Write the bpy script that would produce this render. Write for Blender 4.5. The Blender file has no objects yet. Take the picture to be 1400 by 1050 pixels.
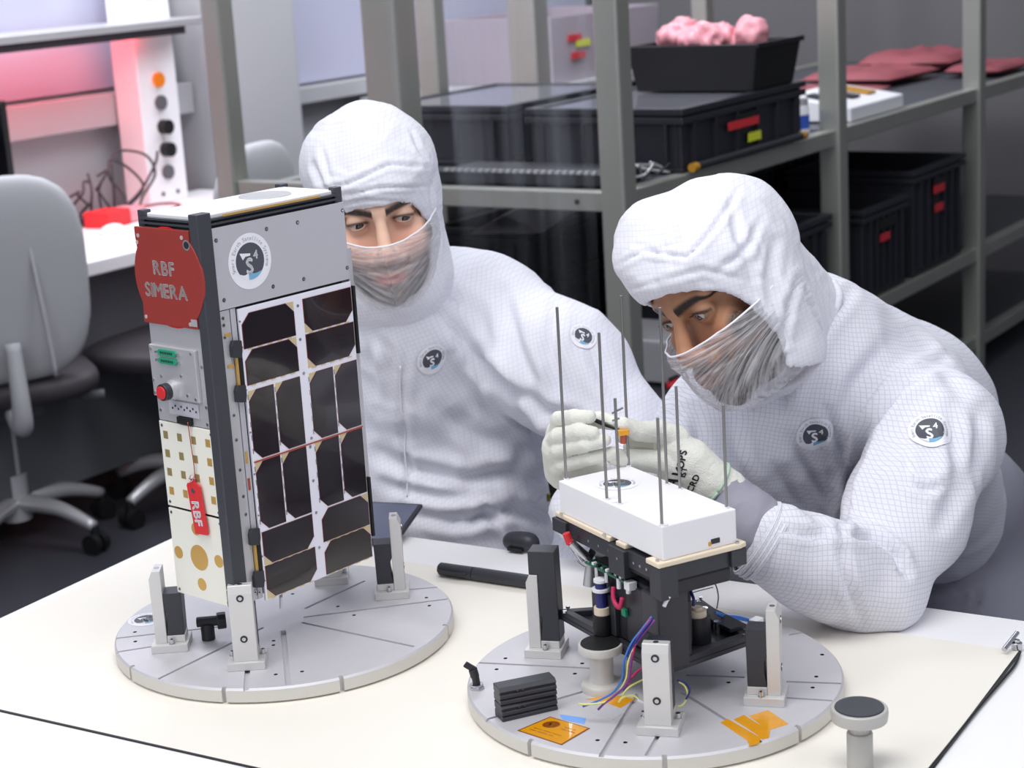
import bpy, bmesh, math, random
import numpy as np
from mathutils import Vector, Matrix
from mathutils.bvhtree import BVHTree
random.seed(7); rng = np.random.default_rng(7)
PI = math.pi
T = 0.75                       # table top height above the floor; most heights below are given from the table top
SC = bpy.context.scene
COL = SC.collection

# ------------------------------------------------------------------ camera, world, lights, exposure
FPX = 2477.74
CAMM = np.array([[0.99817414, -0.01449213, -0.05863764], [0.06040194, 0.23949009, 0.96901811], [0.0, 0.97079065, -0.23992816]])
CAMC = np.array([0, 0, 0.7979 + T])
cam = bpy.data.cameras.new('camera'); camo = bpy.data.objects.new('camera', cam); COL.objects.link(camo)
cam.sensor_width = 36; cam.lens = FPX / 1400 * 36; cam.clip_start = 0.05; cam.clip_end = 60
R3 = Matrix((CAMM[0], CAMM[1], -CAMM[2])).transposed()
camo.matrix_world = Matrix.Translation(Vector(CAMC)) @ R3.to_4x4()
cam.dof.use_dof = True; cam.dof.focus_distance = 2.02; cam.dof.aperture_fstop = 9.0
SC.camera = camo

w = bpy.data.worlds.new('world'); SC.world = w; w.use_nodes = True
w.node_tree.nodes['Background'].inputs[0].default_value = (0.80, 0.86, 1.0, 1)
w.node_tree.nodes['Background'].inputs[1].default_value = 0.34

def area(name, loc, target, sx, sy, power, color=(1, 1, 1)):
    l = bpy.data.lights.new(name, 'AREA'); l.shape = 'RECTANGLE'; l.size = sx; l.size_y = sy; l.energy = power; l.color = color
    o = bpy.data.objects.new(name, l); COL.objects.link(o)
    o.location = loc; d = Vector(target) - Vector(loc)
    o.rotation_euler = d.to_track_quat('-Z', 'Y').to_euler()
    return o
area('ceiling_or_fill_light', (-0.3, 1.3, 2.9), (0.0, 2.1, 0.9), 1.8, 0.9, 29, (1.0, 0.985, 0.97))
area('ceiling_or_fill_light', (-1.9, 0.3, 2.7), (0.0, 2.1, 0.9), 1.2, 1.2, 17, (0.93, 0.95, 1.0))
area('ceiling_or_fill_light', (1.6, 0.7, 2.7), (0.3, 2.1, 0.9), 1.2, 1.0, 9, (0.96, 0.96, 1.0))
area('ceiling_or_fill_light', (-1.9, 5.0, 2.9), (-1.6, 6.0, 0.8), 2.0, 1.0, 70, (0.95, 0.97, 1.0))
area('ceiling_or_fill_light', (0.2, 4.2, 3.0), (0.3, 5.0, 0.8), 1.6, 1.0, 40, (0.9, 0.93, 1.0))
area('ceiling_or_fill_light', (0.6, 6.6, 2.9), (0.2, 7.0, 0.6), 1.6, 1.0, 34, (0.93, 0.95, 1.0))  # fill lamp added behind the rack to brighten its dark lower part
SC.view_settings.view_transform = 'Standard'; SC.view_settings.look = 'None'
SC.view_settings.exposure = 0.22; SC.view_settings.gamma = 1.0; SC.view_settings.use_curve_mapping = False
SC.cycles.max_bounces = 8; SC.cycles.transparent_max_bounces = 16

# ------------------------------------------------------------------ pixel -> world helpers (used only to read real positions)
def ray(px, py):
    return np.array([(px - 700) / FPX, (525 - py) / FPX, 1.0]) @ CAMM
def G(px, py, Y):              # point seen at a pixel, at world depth Y
    d = ray(px, py); return CAMC + d * (Y / d[1])
def GZ(px, py, z):             # point seen at a pixel, at height z above the table
    d = ray(px, py); return CAMC + d * ((z + T - CAMC[2]) / d[2])
def PX(P):
    q = (np.asarray(P) - CAMC) @ CAMM.T
    return np.stack([700 + FPX * q[..., 0] / q[..., 2], 525 - FPX * q[..., 1] / q[..., 2]], -1)
def PR(px, Y):                 # pixels -> metres at depth Y
    return px * Y * 1.02 / FPX

# ------------------------------------------------------------------ materials
def lin(c):
    return tuple(((v / 255) / 12.92 if v / 255 <= 0.04045 else ((v / 255 + 0.055) / 1.055) ** 2.4) for v in c)
MATS = {}
def mat(name, rgb, rough=0.6, metal=0.0, noise=0.0, nscale=40, bump=0.0, bscale=200, emit=None, coat=0.0, spec=0.5, alpha=1.0, trans=0.0, sheen=0.0):
    m = bpy.data.materials.new(name); m.use_nodes = True; nt = m.node_tree; N = nt.nodes; L = nt.links
    b = N['Principled BSDF']; c = lin(rgb)
    b.inputs['Base Color'].default_value = (*c, 1); b.inputs['Roughness'].default_value = rough; b.inputs['Metallic'].default_value = metal
    b.inputs['Specular IOR Level'].default_value = spec; b.inputs['Coat Weight'].default_value = coat; b.inputs['Alpha'].default_value = alpha
    b.inputs['Transmission Weight'].default_value = trans; b.inputs['Sheen Weight'].default_value = sheen
    tc = N.new('ShaderNodeTexCoord')
    if noise > 0:
        n = N.new('ShaderNodeTexNoise'); n.inputs['Scale'].default_value = nscale; n.inputs['Detail'].default_value = 4
        L.new(tc.outputs['Object'], n.inputs['Vector'])
        mx = N.new('ShaderNodeMix'); mx.data_type = 'RGBA'
        mx.inputs[6].default_value = (*[v * (1 - noise) for v in c], 1); mx.inputs[7].default_value = (*[min(1, v * (1 + noise)) for v in c], 1)
        L.new(n.outputs['Fac'], mx.inputs[0]); L.new(mx.outputs[2], b.inputs['Base Color'])
    if bump > 0:
        n = N.new('ShaderNodeTexNoise'); n.inputs['Scale'].default_value = bscale; n.inputs['Detail'].default_value = 3
        L.new(tc.outputs['Object'], n.inputs['Vector'])
        bp = N.new('ShaderNodeBump'); bp.inputs['Strength'].default_value = bump; bp.inputs['Distance'].default_value = 0.002
        L.new(n.outputs['Fac'], bp.inputs['Height']); L.new(bp.outputs['Normal'], b.inputs['Normal'])
    if emit:
        b.inputs['Emission Color'].default_value = (*lin(emit[0]), 1); b.inputs['Emission Strength'].default_value = emit[1]
    MATS[name] = m; return m
M_white = mat('white_laminate', (244, 243, 244), 0.45, noise=0.02, nscale=6)
M_mat = mat('cream_bench_mat', (239, 234, 224), 0.6, noise=0.02, nscale=4, bump=0.05)
M_edge = mat('dark_edge', (25, 25, 28), 0.5)
M_disc = mat('bead_blasted_aluminium', (206, 204, 208), 0.55, 0.35, noise=0.03, nscale=60, bump=0.08, bscale=900)
M_rim = mat('disc_rim', (214, 211, 205), 0.5, 0.25, noise=0.03, nscale=60)
M_alu = mat('satin_aluminium', (206, 205, 208), 0.38, 0.55, noise=0.04, nscale=30)
M_stand = mat('stand_aluminium', (214, 212, 210), 0.42, 0.4, noise=0.03, nscale=50)
M_steel = mat('steel', (190, 190, 195), 0.25, 1.0)
M_chrome = mat('polished_screw', (205, 205, 208), 0.18, 1.0)
M_blk = mat('black_anodised', (52, 53, 60), 0.42, 0.1, noise=0.1, nscale=30)
M_blkp = mat('black_plastic', (38, 38, 45), 0.5, noise=0.08, nscale=40)
M_blkd = mat('deep_black', (14, 14, 17), 0.55)
M_rail = mat('dark_grey_rail', (72, 73, 80), 0.4, 0.3, noise=0.06, nscale=20)
M_panel = mat('grey_panel', (196, 195, 202), 0.45, 0.2, noise=0.02, nscale=60)
M_red = mat('red_anodised', (160, 56, 50), 0.5, 0.15, noise=0.05, nscale=50)
M_redp = mat('red_plastic', (214, 42, 48), 0.5)
M_engr = mat('engraved_pale_metal', (196, 186, 184), 0.5, 0.2)
M_pcbw = mat('white_circuit_panel', (240, 239, 250), 0.35, coat=0.3)
M_cream = mat('cream_antenna_panel', (238, 236, 224), 0.4, coat=0.2)
M_gold = mat('gold_patch', (214, 172, 96), 0.4, 0.5)
M_olive = mat('olive_gold_patch', (168, 150, 100), 0.4, 0.4)
M_cell = mat('solar_cell_glass', (34, 27, 33), 0.12, 0.0, noise=0.25, nscale=14, coat=0.5)
M_cellrim = mat('cell_reddish_rim', (120, 52, 50), 0.35, 0.2)
M_copper = mat('copper_strip', (186, 92, 72), 0.4, 0.5)
M_tri = mat('pale_gold_corner', (226, 208, 160), 0.4, 0.4)
M_green = mat('green_connector', (34, 150, 112), 0.5)
M_pcb = mat('green_board', (22, 98, 70), 0.4, noise=0.2, nscale=200)
M_abs = mat('white_plastic_shell', (238, 237, 240), 0.5, bump=0.03)
M_gasket = mat('cream_gasket', (232, 216, 192), 0.6)
M_rod = mat('steel_rod', (150, 148, 146), 0.35, 0.9)
M_kapton = mat('amber_tape', (232, 160, 14), 0.22, 0.1, noise=0.12, nscale=60, coat=0.5)
M_kaptond = mat('dark_amber_print', (130, 60, 10), 0.4)
M_blue = mat('blue_wire', (58, 120, 205), 0.45)
M_lblue = mat('light_blue_tape', (120, 168, 236), 0.6)
M_yel = mat('pale_yellow_wire', (226, 226, 140), 0.5)
M_pur = mat('violet_wire', (120, 60, 140), 0.5)
M_mag = mat('magenta_wire', (190, 40, 90), 0.5)
M_wirew = mat('white_wire', (232, 232, 236), 0.5)
M_dblue = mat('dark_blue_plastic', (30, 36, 110), 0.45)
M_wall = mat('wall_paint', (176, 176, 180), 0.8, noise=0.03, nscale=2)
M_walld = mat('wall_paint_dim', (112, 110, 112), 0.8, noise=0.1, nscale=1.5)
M_pane = mat('lavender_glazing', (188, 189, 210), 0.25, noise=0.06, nscale=0.8)
M_floor = mat('dark_vinyl_floor', (62, 62, 69), 0.42, noise=0.1, nscale=1.2)
M_rack = mat('rack_profile', (172, 173, 165), 0.36, 0.6, noise=0.08, nscale=5)
M_rackd = mat('rack_shelf_plate', (88, 90, 96), 0.5, 0.5, noise=0.1, nscale=4)
M_crate = mat('black_crate', (35, 36, 44), 0.5, noise=0.1, nscale=10)
M_tubclear = mat('frosted_tub', (200, 190, 200), 0.35, trans=0.35)
M_pinkbag = mat('pink_antistatic_film', (222, 150, 160), 0.35, noise=0.25, nscale=60, bump=0.6, bscale=50)
M_pinkdark = mat('pink_mailer', (150, 76, 84), 0.6, noise=0.3, nscale=12)
M_chair = mat('grey_chair_fabric', (176, 176, 180), 0.75, bump=0.1, noise=0.03)
M_chaird = mat('chair_dark_shell', (58, 52, 58), 0.6)
M_desk = mat('desk_white', (236, 234, 236), 0.5)
M_deskg = mat('desk_side_grey', (92, 93, 98), 0.6)
M_orange = mat('orange_socket', (240, 130, 20), 0.5)
M_yellabel = mat('yellow_label', (214, 220, 50), 0.6)
M_redlabel = mat('red_label', (206, 44, 52), 0.6)
M_bluelabel = mat('blue_label', (50, 90, 190), 0.6)
M_logo_w = mat('sticker_white', (240, 240, 246), 0.5)
M_logo_d = mat('sticker_charcoal', (78, 80, 90), 0.5)
M_logo_c = mat('sticker_sky_blue', (120, 178, 214), 0.5)
M_logo_t = mat('sticker_grey_print', (160, 160, 172), 0.5)
M_tool = mat('tool_dark_metal', (60, 58, 60), 0.35, 0.7)
M_amber = mat('amber_part', (206, 150, 50), 0.3, 0.3)
M_shoe = mat('white_overshoe', (205, 205, 212), 0.7)
M_suitshade = mat('shaded_suit_cloth', (152, 151, 164), 0.8, noise=0.05, nscale=30, bump=0.15, bscale=120)  # suit fabric in shade, the darkening put into the base colour
M_eyew = mat('eye_white', (186, 178, 176), 0.15, coat=0.6)
M_iris = mat('dark_brown_iris', (44, 30, 24), 0.1, coat=0.8)
M_pupil = mat('pupil', (4, 4, 5), 0.05, coat=1.0)
M_lash = mat('eyelash', (20, 14, 14), 0.8)

def cloth_mat(name, rgb, line, strength, rot=(0, 0, 0)):
    m = mat(name, rgb, 0.85, sheen=0.15, bump=0.25, bscale=90); nt = m.node_tree; N = nt.nodes; L = nt.links; b = N['Principled BSDF']
    tc = N.new('ShaderNodeTexCoord'); mp = N.new('ShaderNodeMapping'); mp.inputs['Rotation'].default_value = rot
    L.new(tc.outputs['Object'], mp.inputs['Vector'])
    sp = N.new('ShaderNodeSeparateXYZ'); cb = N.new('ShaderNodeCombineXYZ')
    L.new(mp.outputs[0], sp.inputs[0]); L.new(sp.outputs[0], cb.inputs[0]); L.new(sp.outputs[2], cb.inputs[1])
    # gently warp the weave so it follows the folds
    nz = N.new('ShaderNodeTexNoise'); nz.inputs['Scale'].default_value = 9; L.new(tc.outputs['Object'], nz.inputs['Vector'])
    vm = N.new('ShaderNodeVectorMath'); vm.operation = 'SCALE'; vm.inputs[3].default_value = 0.02
    L.new(nz.outputs['Color'], vm.inputs[0]); va = N.new('ShaderNodeVectorMath'); va.operation = 'ADD'
    L.new(cb.outputs[0], va.inputs[0]); L.new(vm.outputs[0], va.inputs[1])
    br = N.new('ShaderNodeTexBrick'); br.offset = 0; br.squash = 1
    br.inputs['Scale'].default_value = 1.0; br.inputs['Brick Width'].default_value = 0.0056; br.inputs['Row Height'].default_value = 0.0056
    br.inputs['Mortar Size'].default_value = 0.0005; br.inputs['Mortar Smooth'].default_value = 0.3
    c = lin(rgb); d = tuple(v * (1 - strength) for v in lin(line))
    br.inputs['Color1'].default_value = (*c, 1); br.inputs['Color2'].default_value = (*[v * 0.985 for v in c], 1); br.inputs['Mortar'].default_value = (*d, 1)
    L.new(va.outputs[0], br.inputs['Vector']); L.new(br.outputs['Color'], b.inputs['Base Color'])
    return m
M_suit = cloth_mat('white_grid_suit_fabric', (230, 230, 238), (217, 217, 228), 0.0, (0.1, 0.25, 0.3))
M_suit2 = cloth_mat('white_grid_suit_fabric_second', (230, 230, 237), (206, 206, 221), 0.0, (0.2, -0.12, -0.3))
M_hood = cloth_mat('white_hood_fabric', (231, 231, 239), (220, 220, 230), 0.0, (0, 0.2, 0.2))
M_glove = mat('white_knit_glove', (228, 228, 218), 0.85, noise=0.05, nscale=120, bump=0.5, bscale=700)

def skin_mat(name):
    m = mat(name, (200, 150, 120), 0.5, bump=0.12, bscale=500, spec=0.4); nt = m.node_tree
    a = nt.nodes.new('ShaderNodeAttribute'); a.attribute_name = 'Col'
    b = nt.nodes['Principled BSDF']; nt.links.new(a.outputs['Color'], b.inputs['Base Color'])
    b.inputs['Subsurface Weight'].default_value = 0.12; b.inputs['Subsurface Radius'].default_value = (0.01, 0.004, 0.002)
    b.inputs['Subsurface Scale'].default_value = 0.4
    return m
M_skin = skin_mat('skin')

def veil_mat(name, dens, sc=(300, 30, 60)):
    m = bpy.data.materials.new(name); m.use_nodes = True; nt = m.node_tree; N = nt.nodes; L = nt.links
    N.clear(); out = N.new('ShaderNodeOutputMaterial'); mix = N.new('ShaderNodeMixShader')
    tr = N.new('ShaderNodeBsdfTransparent'); di = N.new('ShaderNodeBsdfDiffuse'); di.inputs[0].default_value = (0.85, 0.85, 0.88, 1)
    tl = N.new('ShaderNodeBsdfTranslucent'); tl.inputs[0].default_value = (0.85, 0.85, 0.88, 1); ad = N.new('ShaderNodeMixShader'); ad.inputs[0].default_value = 0.35
    L.new(di.outputs[0], ad.inputs[1]); L.new(tl.outputs[0], ad.inputs[2])
    uv = N.new('ShaderNodeAttribute'); uv.attribute_name = 'veil'
    mp = N.new('ShaderNodeMapping'); mp.inputs['Scale'].default_value = sc; L.new(uv.outputs['Vector'], mp.inputs[0])
    n = N.new('ShaderNodeTexNoise'); n.inputs['Scale'].default_value = 1; n.inputs['Detail'].default_value = 5; n.inputs['Roughness'].default_value = 0.65
    L.new(mp.outputs[0], n.inputs[0])
    cr = N.new('ShaderNodeMapRange'); cr.inputs[1].default_value = 0.36; cr.inputs[2].default_value = 0.7; cr.inputs[3].default_value = dens[0]; cr.inputs[4].default_value = dens[1]
    L.new(n.outputs[0], cr.inputs[0]); L.new(cr.outputs[0], mix.inputs[0]); L.new(tr.outputs[0], mix.inputs[1]); L.new(ad.outputs[0], mix.inputs[2])
    L.new(mix.outputs[0], out.inputs[0]); return m
M_veil1 = veil_mat('translucent_face_veil', (0.26, 0.66), (14, 3, 1))
M_veil2 = veil_mat('gathered_face_veil', (0.14, 0.92), (26, 2.2, 1))

# ------------------------------------------------------------------ object helpers
ROOT = {}
def tag(o, label, cat, group=None):
    o['label'] = label; o['category'] = cat
    if group: o['group'] = group
    return o
def thing(name, label, cat, loc=(0, 0, 0), rz=0.0, group=None):
    o = bpy.data.objects.new(name, None); COL.objects.link(o); o.empty_display_size = 0.02
    o.location = loc; o.rotation_euler = (0, 0, rz)
    o.matrix_world = Matrix.Translation(Vector(loc)) @ Matrix.Rotation(rz, 4, 'Z')
    ROOT[o.name] = o.matrix_world.copy()
    return tag(o, label, cat, group)
class MB:
    def __init__(s): s.v = []; s.f = []; s.mi = []; s.m = Matrix.Identity(4); s.k = 0
    def add(s, vs, fs):
        n = len(s.v); s.v += [tuple(s.m @ Vector(p)) for p in vs]; s.f += [[i + n for i in f] for f in fs]; s.mi += [s.k] * len(fs); return s
    def box(s, c, d, rz=0.0):
        cx, cy, cz = c; a, b, h = d[0] / 2, d[1] / 2, d[2] / 2; cr, sr = math.cos(rz), math.sin(rz); vs = []
        for z in (-h, h):
            for x, y in ((-a, -b), (a, -b), (a, b), (-a, b)): vs.append((cx + x * cr - y * sr, cy + x * sr + y * cr, cz + z))
        return s.add(vs, [(3, 2, 1, 0), (4, 5, 6, 7), (0, 1, 5, 4), (1, 2, 6, 5), (2, 3, 7, 6), (3, 0, 4, 7)])
    def bx(s, lo, hi): return s.box([(a + b) / 2 for a, b in zip(lo, hi)], [abs(b - a) for a, b in zip(lo, hi)])
    def cyl(s, p0, p1, r0, r1=None, n=20, caps=True):
        r1 = r0 if r1 is None else r1; p0 = Vector(p0); p1 = Vector(p1); d = (p1 - p0).normalized()
        a = d.orthogonal().normalized(); b = d.cross(a); vs = []
        for p, r in ((p0, r0), (p1, r1)):
            for i in range(n): t = 2 * PI * i / n; vs.append(p + a * math.cos(t) * r + b * math.sin(t) * r)
        fs = [(i, (i + 1) % n, n + (i + 1) % n, n + i) for i in range(n)]
        if caps: fs += [tuple(range(n - 1, -1, -1)), tuple(range(n, 2 * n))]
        return s.add(vs, fs)
    def lathe(s, prof, n=32, c=(0, 0, 0)):
        vs = []; m = len(prof)
        for i in range(n):
            t = 2 * PI * i / n
            for r, z in prof: vs.append((c[0] + r * math.cos(t), c[1] + r * math.sin(t), c[2] + z))
        fs = [(i * m + j, ((i + 1) % n) * m + j, ((i + 1) % n) * m + j + 1, i * m + j + 1) for i in range(n) for j in range(m - 1)]
        fs.append(tuple(i * m + m - 1 for i in range(n))); fs.append(tuple(i * m for i in range(n - 1, -1, -1)))
        return s.add(vs, fs)
    def prism(s, poly, z0, z1):
        n = len(poly); vs = [(x, y, z0) for x, y in poly] + [(x, y, z1) for x, y in poly]
        return s.add(vs, [tuple(range(n - 1, -1, -1)), tuple(range(n, 2 * n))] + [(i, (i + 1) % n, n + (i + 1) % n, n + i) for i in range(n)])
    def tube(s, pts, r, n=8, sm=5):
        P = [Vector(p) for p in pts]
        if len(P) > 2 and sm > 1:
            Q = []
            for i in range(len(P) - 1):
                a = P[max(i - 1, 0)]; b = P[i]; c = P[i + 1]; d = P[min(i + 2, len(P) - 1)]
                for k in range(sm):
                    t = k / sm; Q.append(0.5 * ((2 * b) + (c - a) * t + (2 * a - 5 * b + 4 * c - d) * t * t + (3 * b - a - 3 * c + d) * t ** 3))
            Q.append(P[-1]); P = Q
        rr = r if hasattr(r, '__len__') else [r] * len(P)
        if len(rr) != len(P): rr = list(np.interp(np.linspace(0, 1, len(P)), np.linspace(0, 1, len(rr)), rr))
        up = None; vs = []
        for i, p in enumerate(P):
            d = (P[min(i + 1, len(P) - 1)] - P[max(i - 1, 0)]).normalized()
            a = d.orthogonal().normalized() if up is None else (up - d * up.dot(d)).normalized()
            up = a; b = d.cross(a)
            for k in range(n): t = 2 * PI * k / n; vs.append(p + a * math.cos(t) * rr[i] + b * math.sin(t) * rr[i])
        m = len(P); fs = [(i * n + k, i * n + (k + 1) % n, (i + 1) * n + (k + 1) % n, (i + 1) * n + k) for i in range(m - 1) for k in range(n)]
        fs += [tuple(range(n - 1, -1, -1)), tuple(range((m - 1) * n, m * n))]
        return s.add(vs, fs)
    def sphere(s, c, r, n=16, sc=(1, 1, 1)):
        prof = [(math.sin(PI * j / (n // 2)) * r, -math.cos(PI * j / (n // 2)) * r) for j in range(1, n // 2)]
        k = len(s.v); s.lathe(prof, n, (0, 0, 0))
        for i in range(k, len(s.v)):
            pass
        return s._shift(k, c, sc)
    def _shift(s, k, c, sc):
        inv = s.m.inverted()
        for i in range(k, len(s.v)):
            p = inv @ Vector(s.v[i]); s.v[i] = tuple(s.m @ Vector((p.x * sc[0] + c[0], p.y * sc[1] + c[1], p.z * sc[2] + c[2])))
        return s
def frame(o, x, y, z): # matrix with given origin and axes
    m = Matrix.Identity(4)
    for i in range(3): m[i][0] = x[i]; m[i][1] = y[i]; m[i][2] = z[i]; m[i][3] = o[i]
    return m
def obj(name, mb, mats, parent=None, smooth=False, bevel=0.0, world=False, label=None, kind=None, segs=2):
    if isinstance(mb, MB):
        me = bpy.data.meshes.new(name); vs = mb.v
        if world and parent is not None and parent.name in ROOT:
            inv = ROOT[parent.name].inverted(); vs = [tuple(inv @ Vector(p)) for p in vs]
        me.from_pydata([tuple(p) for p in vs], [], mb.f); me.validate()
        mis = mb.mi
    else: me = mb; mis = None
    if not isinstance(mats, (list, tuple)): mats = [mats]
    for m in mats: me.materials.append(m)
    if mis is not None and len(mats) > 1 and len(mis) == len(me.polygons): me.polygons.foreach_set('material_index', mis)
    o = bpy.data.objects.new(name, me); COL.objects.link(o)
    if parent is not None:
        o.parent = parent
        if parent.name in ROOT: ROOT[o.name] = ROOT[parent.name]
    if isinstance(mb, MB):
        bm = bmesh.new(); bm.from_mesh(me); bmesh.ops.recalc_face_normals(bm, faces=bm.faces); bm.to_mesh(me); bm.free()
    if smooth:
        if smooth is True: me.polygons.foreach_set('use_smooth', [True] * len(me.polygons))
        else:
            me.polygons.foreach_set('use_smooth', [True] * len(me.polygons)); me.set_sharp_from_angle(angle=math.radians(smooth))
    if bevel > 0:
        b = o.modifiers.new('bevel', 'BEVEL'); b.width = bevel; b.segments = segs; b.limit_method = 'ANGLE'; b.angle_limit = math.radians(40)
    if label: o['label'] = label
    if kind: o['kind'] = kind
    return o
def copy_tree(o, parent=None):
    c = o.copy(); COL.objects.link(c); c.parent = parent
    for ch in list(o.children): copy_tree(ch, c)
    return c

GLY = {}
def glyph(ch):
    if ch in GLY: return GLY[ch]
    cu = bpy.data.curves.new('glyph', 'FONT'); cu.body = ch; cu.resolution_u = 3; cu.offset = 0.0
    ob = bpy.data.objects.new('glyph', cu); COL.objects.link(ob)
    me = bpy.data.meshes.new_from_object(ob.evaluated_get(bpy.context.evaluated_depsgraph_get()))
    vs = [(v.co.x, v.co.y) for v in me.vertices]; fs = [list(p.vertices) for p in me.polygons]
    xs = [p[0] for p in vs] or [0, 0.3]
    GLY[ch] = (vs, fs, min(xs), max(xs)); bpy.data.objects.remove(ob); bpy.data.curves.remove(cu); bpy.data.meshes.remove(me)
    return GLY[ch]
def text2d(txt, h, bold=0.0, gap=0.12, stretch=1.0):
    """flat text, origin centred, cap height h -> list of (verts, faces)"""
    out = []; x = 0; k = h / 0.70
    for ch in txt:
        if ch == ' ': x += 0.32; continue
        vs, fs, a, b = glyph(ch)
        offs = [(0, 0)] if bold == 0 else [(-bold, 0), (bold, 0), (0, bold), (0, -bold)]
        for ox, oy in offs: out.append(([((p[0] - a + x + ox) * k * stretch, (p[1] + oy) * k) for p in vs], fs))
        x += (b - a) + gap
    tot = (x - gap) * k * stretch
    return [([(p[0] - tot / 2, p[1] - h / 2) for p in vs], fs) for vs, fs in out]
def add2d(mb, pieces, fn, h=0.0):
    for vs, fs in pieces: mb.add([fn(x, y, h) for x, y in vs], fs)

def roundel_pieces():
    out = []   # (material index, height step, pieces)
    def disc(r, n=40, rings=5, r0=0.0):
        vs = []; fs = []
        rr = [r0 + (r - r0) * i / rings for i in range(rings + 1)]
        for q in rr:
            for i in range(n): t = 2 * PI * i / n; vs.append((q * math.cos(t), q * math.sin(t)))
        for j in range(rings):
            for i in range(n): fs.append([j * n + i, j * n + (i + 1) % n, (j + 1) * n + (i + 1) % n, (j + 1) * n + i])
        return (vs, fs)
    out.append((0, 0, [disc(1.0, 40, 8, 0.01)])); out.append((1, 1, [disc(0.66, 40, 6, 0.01)]))
    # pale blue segment and white segment at the bottom of the dark disc
    def seg(y0, xa, xb):
        vs = []; n = 12
        for i in range(n + 1):
            x = xa + (xb - xa) * i / n; vs.append((x, y0 - 0.06 * math.sin(i / n * PI))); vs.append((x, -math.sqrt(max(0, 0.66 ** 2 - x * x))))
        return (vs, [[2 * i, 2 * i + 1, 2 * i + 3, 2 * i + 2] for i in range(n)])
    out.append((2, 2, [seg(-0.40, -0.12, 0.5)])); out.append((0, 2, [seg(-0.40, -0.5, -0.12)]))
    P = [([(x * 0.95 - 0.04, y - 0.16) for x, y in vs], fs) for vs, fs in text2d('S', 0.54, 0.035)]
    P += [([(x + 0.27, y + 0.20) for x, y in vs], fs) for vs, fs in text2d('4', 0.30, 0.03)]
    P.append(([(-0.46, 0.34), (0.04, 0.27), (0.02, 0.19), (-0.20, 0.19), (-0.33, 0.08)], [[0, 4, 3, 2, 1]]))
    out.append((0, 2, P))
    Q = []; txt = 'Smart Earth Satellite Systems'; a0 = 200; da = -220 / (len(txt) - 1)
    for i, ch in enumerate(txt):
        if ch == ' ': continue
        vs, fs, a, b = glyph(ch); k = 0.15 / 0.7; t = math.radians(a0 + da * i); r = 0.745
        vv = []
        for x, y in vs:
            X = (x - (a + b) / 2) * k; Yy = y * k; rr = r + Yy; tt = t - X / r
            vv.append((rr * math.cos(tt), rr * math.sin(tt)))
        Q.append((vv, fs))
    out.append((3, 1, Q)); return out
ROUNDEL = roundel_pieces()
LOGO_M = [M_logo_w, M_logo_d, M_logo_c, M_logo_t]
def roundel(name, parent, fn, step=0.00012, world=False, label=None):
    mb = MB()
    for mi, h, pieces in ROUNDEL:
        mb.k = mi; add2d(mb, pieces, fn, 0.0003 + h * step)
    return obj(name, mb, LOGO_M, parent, world=world, label=label)

# ------------------------------------------------------------------ numpy noise and signed-distance modelling
def vnoise(P, seed=0):
    P = np.asarray(P, float); i = np.floor(P).astype(np.int64); f = P - i; f = f * f * (3 - 2 * f); r = 0
    for dx in (0, 1):
        for dy in (0, 1):
            for dz in (0, 1):
                n = (i[..., 0] + dx) * 374761393 + (i[..., 1] + dy) * 668265263 + (i[..., 2] + dz) * 2147483647 + seed * 974711
                n = (n ^ (n >> 13)) * 1274126177; n = (n ^ (n >> 16)) & 0xffff
                wt = (f[..., 0] if dx else 1 - f[..., 0]) * (f[..., 1] if dy else 1 - f[..., 1]) * (f[..., 2] if dz else 1 - f[..., 2])
                r = r + wt * (n / 65535.0)
    return r * 2 - 1
def rot(a, b, c):
    ca, sa, cb, sb, cc, sc = math.cos(a), math.sin(a), math.cos(b), math.sin(b), math.cos(c), math.sin(c)
    return np.array([[ca, -sa, 0], [sa, ca, 0], [0, 0, 1]]) @ np.array([[cb, 0, sb], [0, 1, 0], [-sb, 0, cb]]) @ np.array([[1, 0, 0], [0, cc, -sc], [0, sc, cc]])
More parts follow.
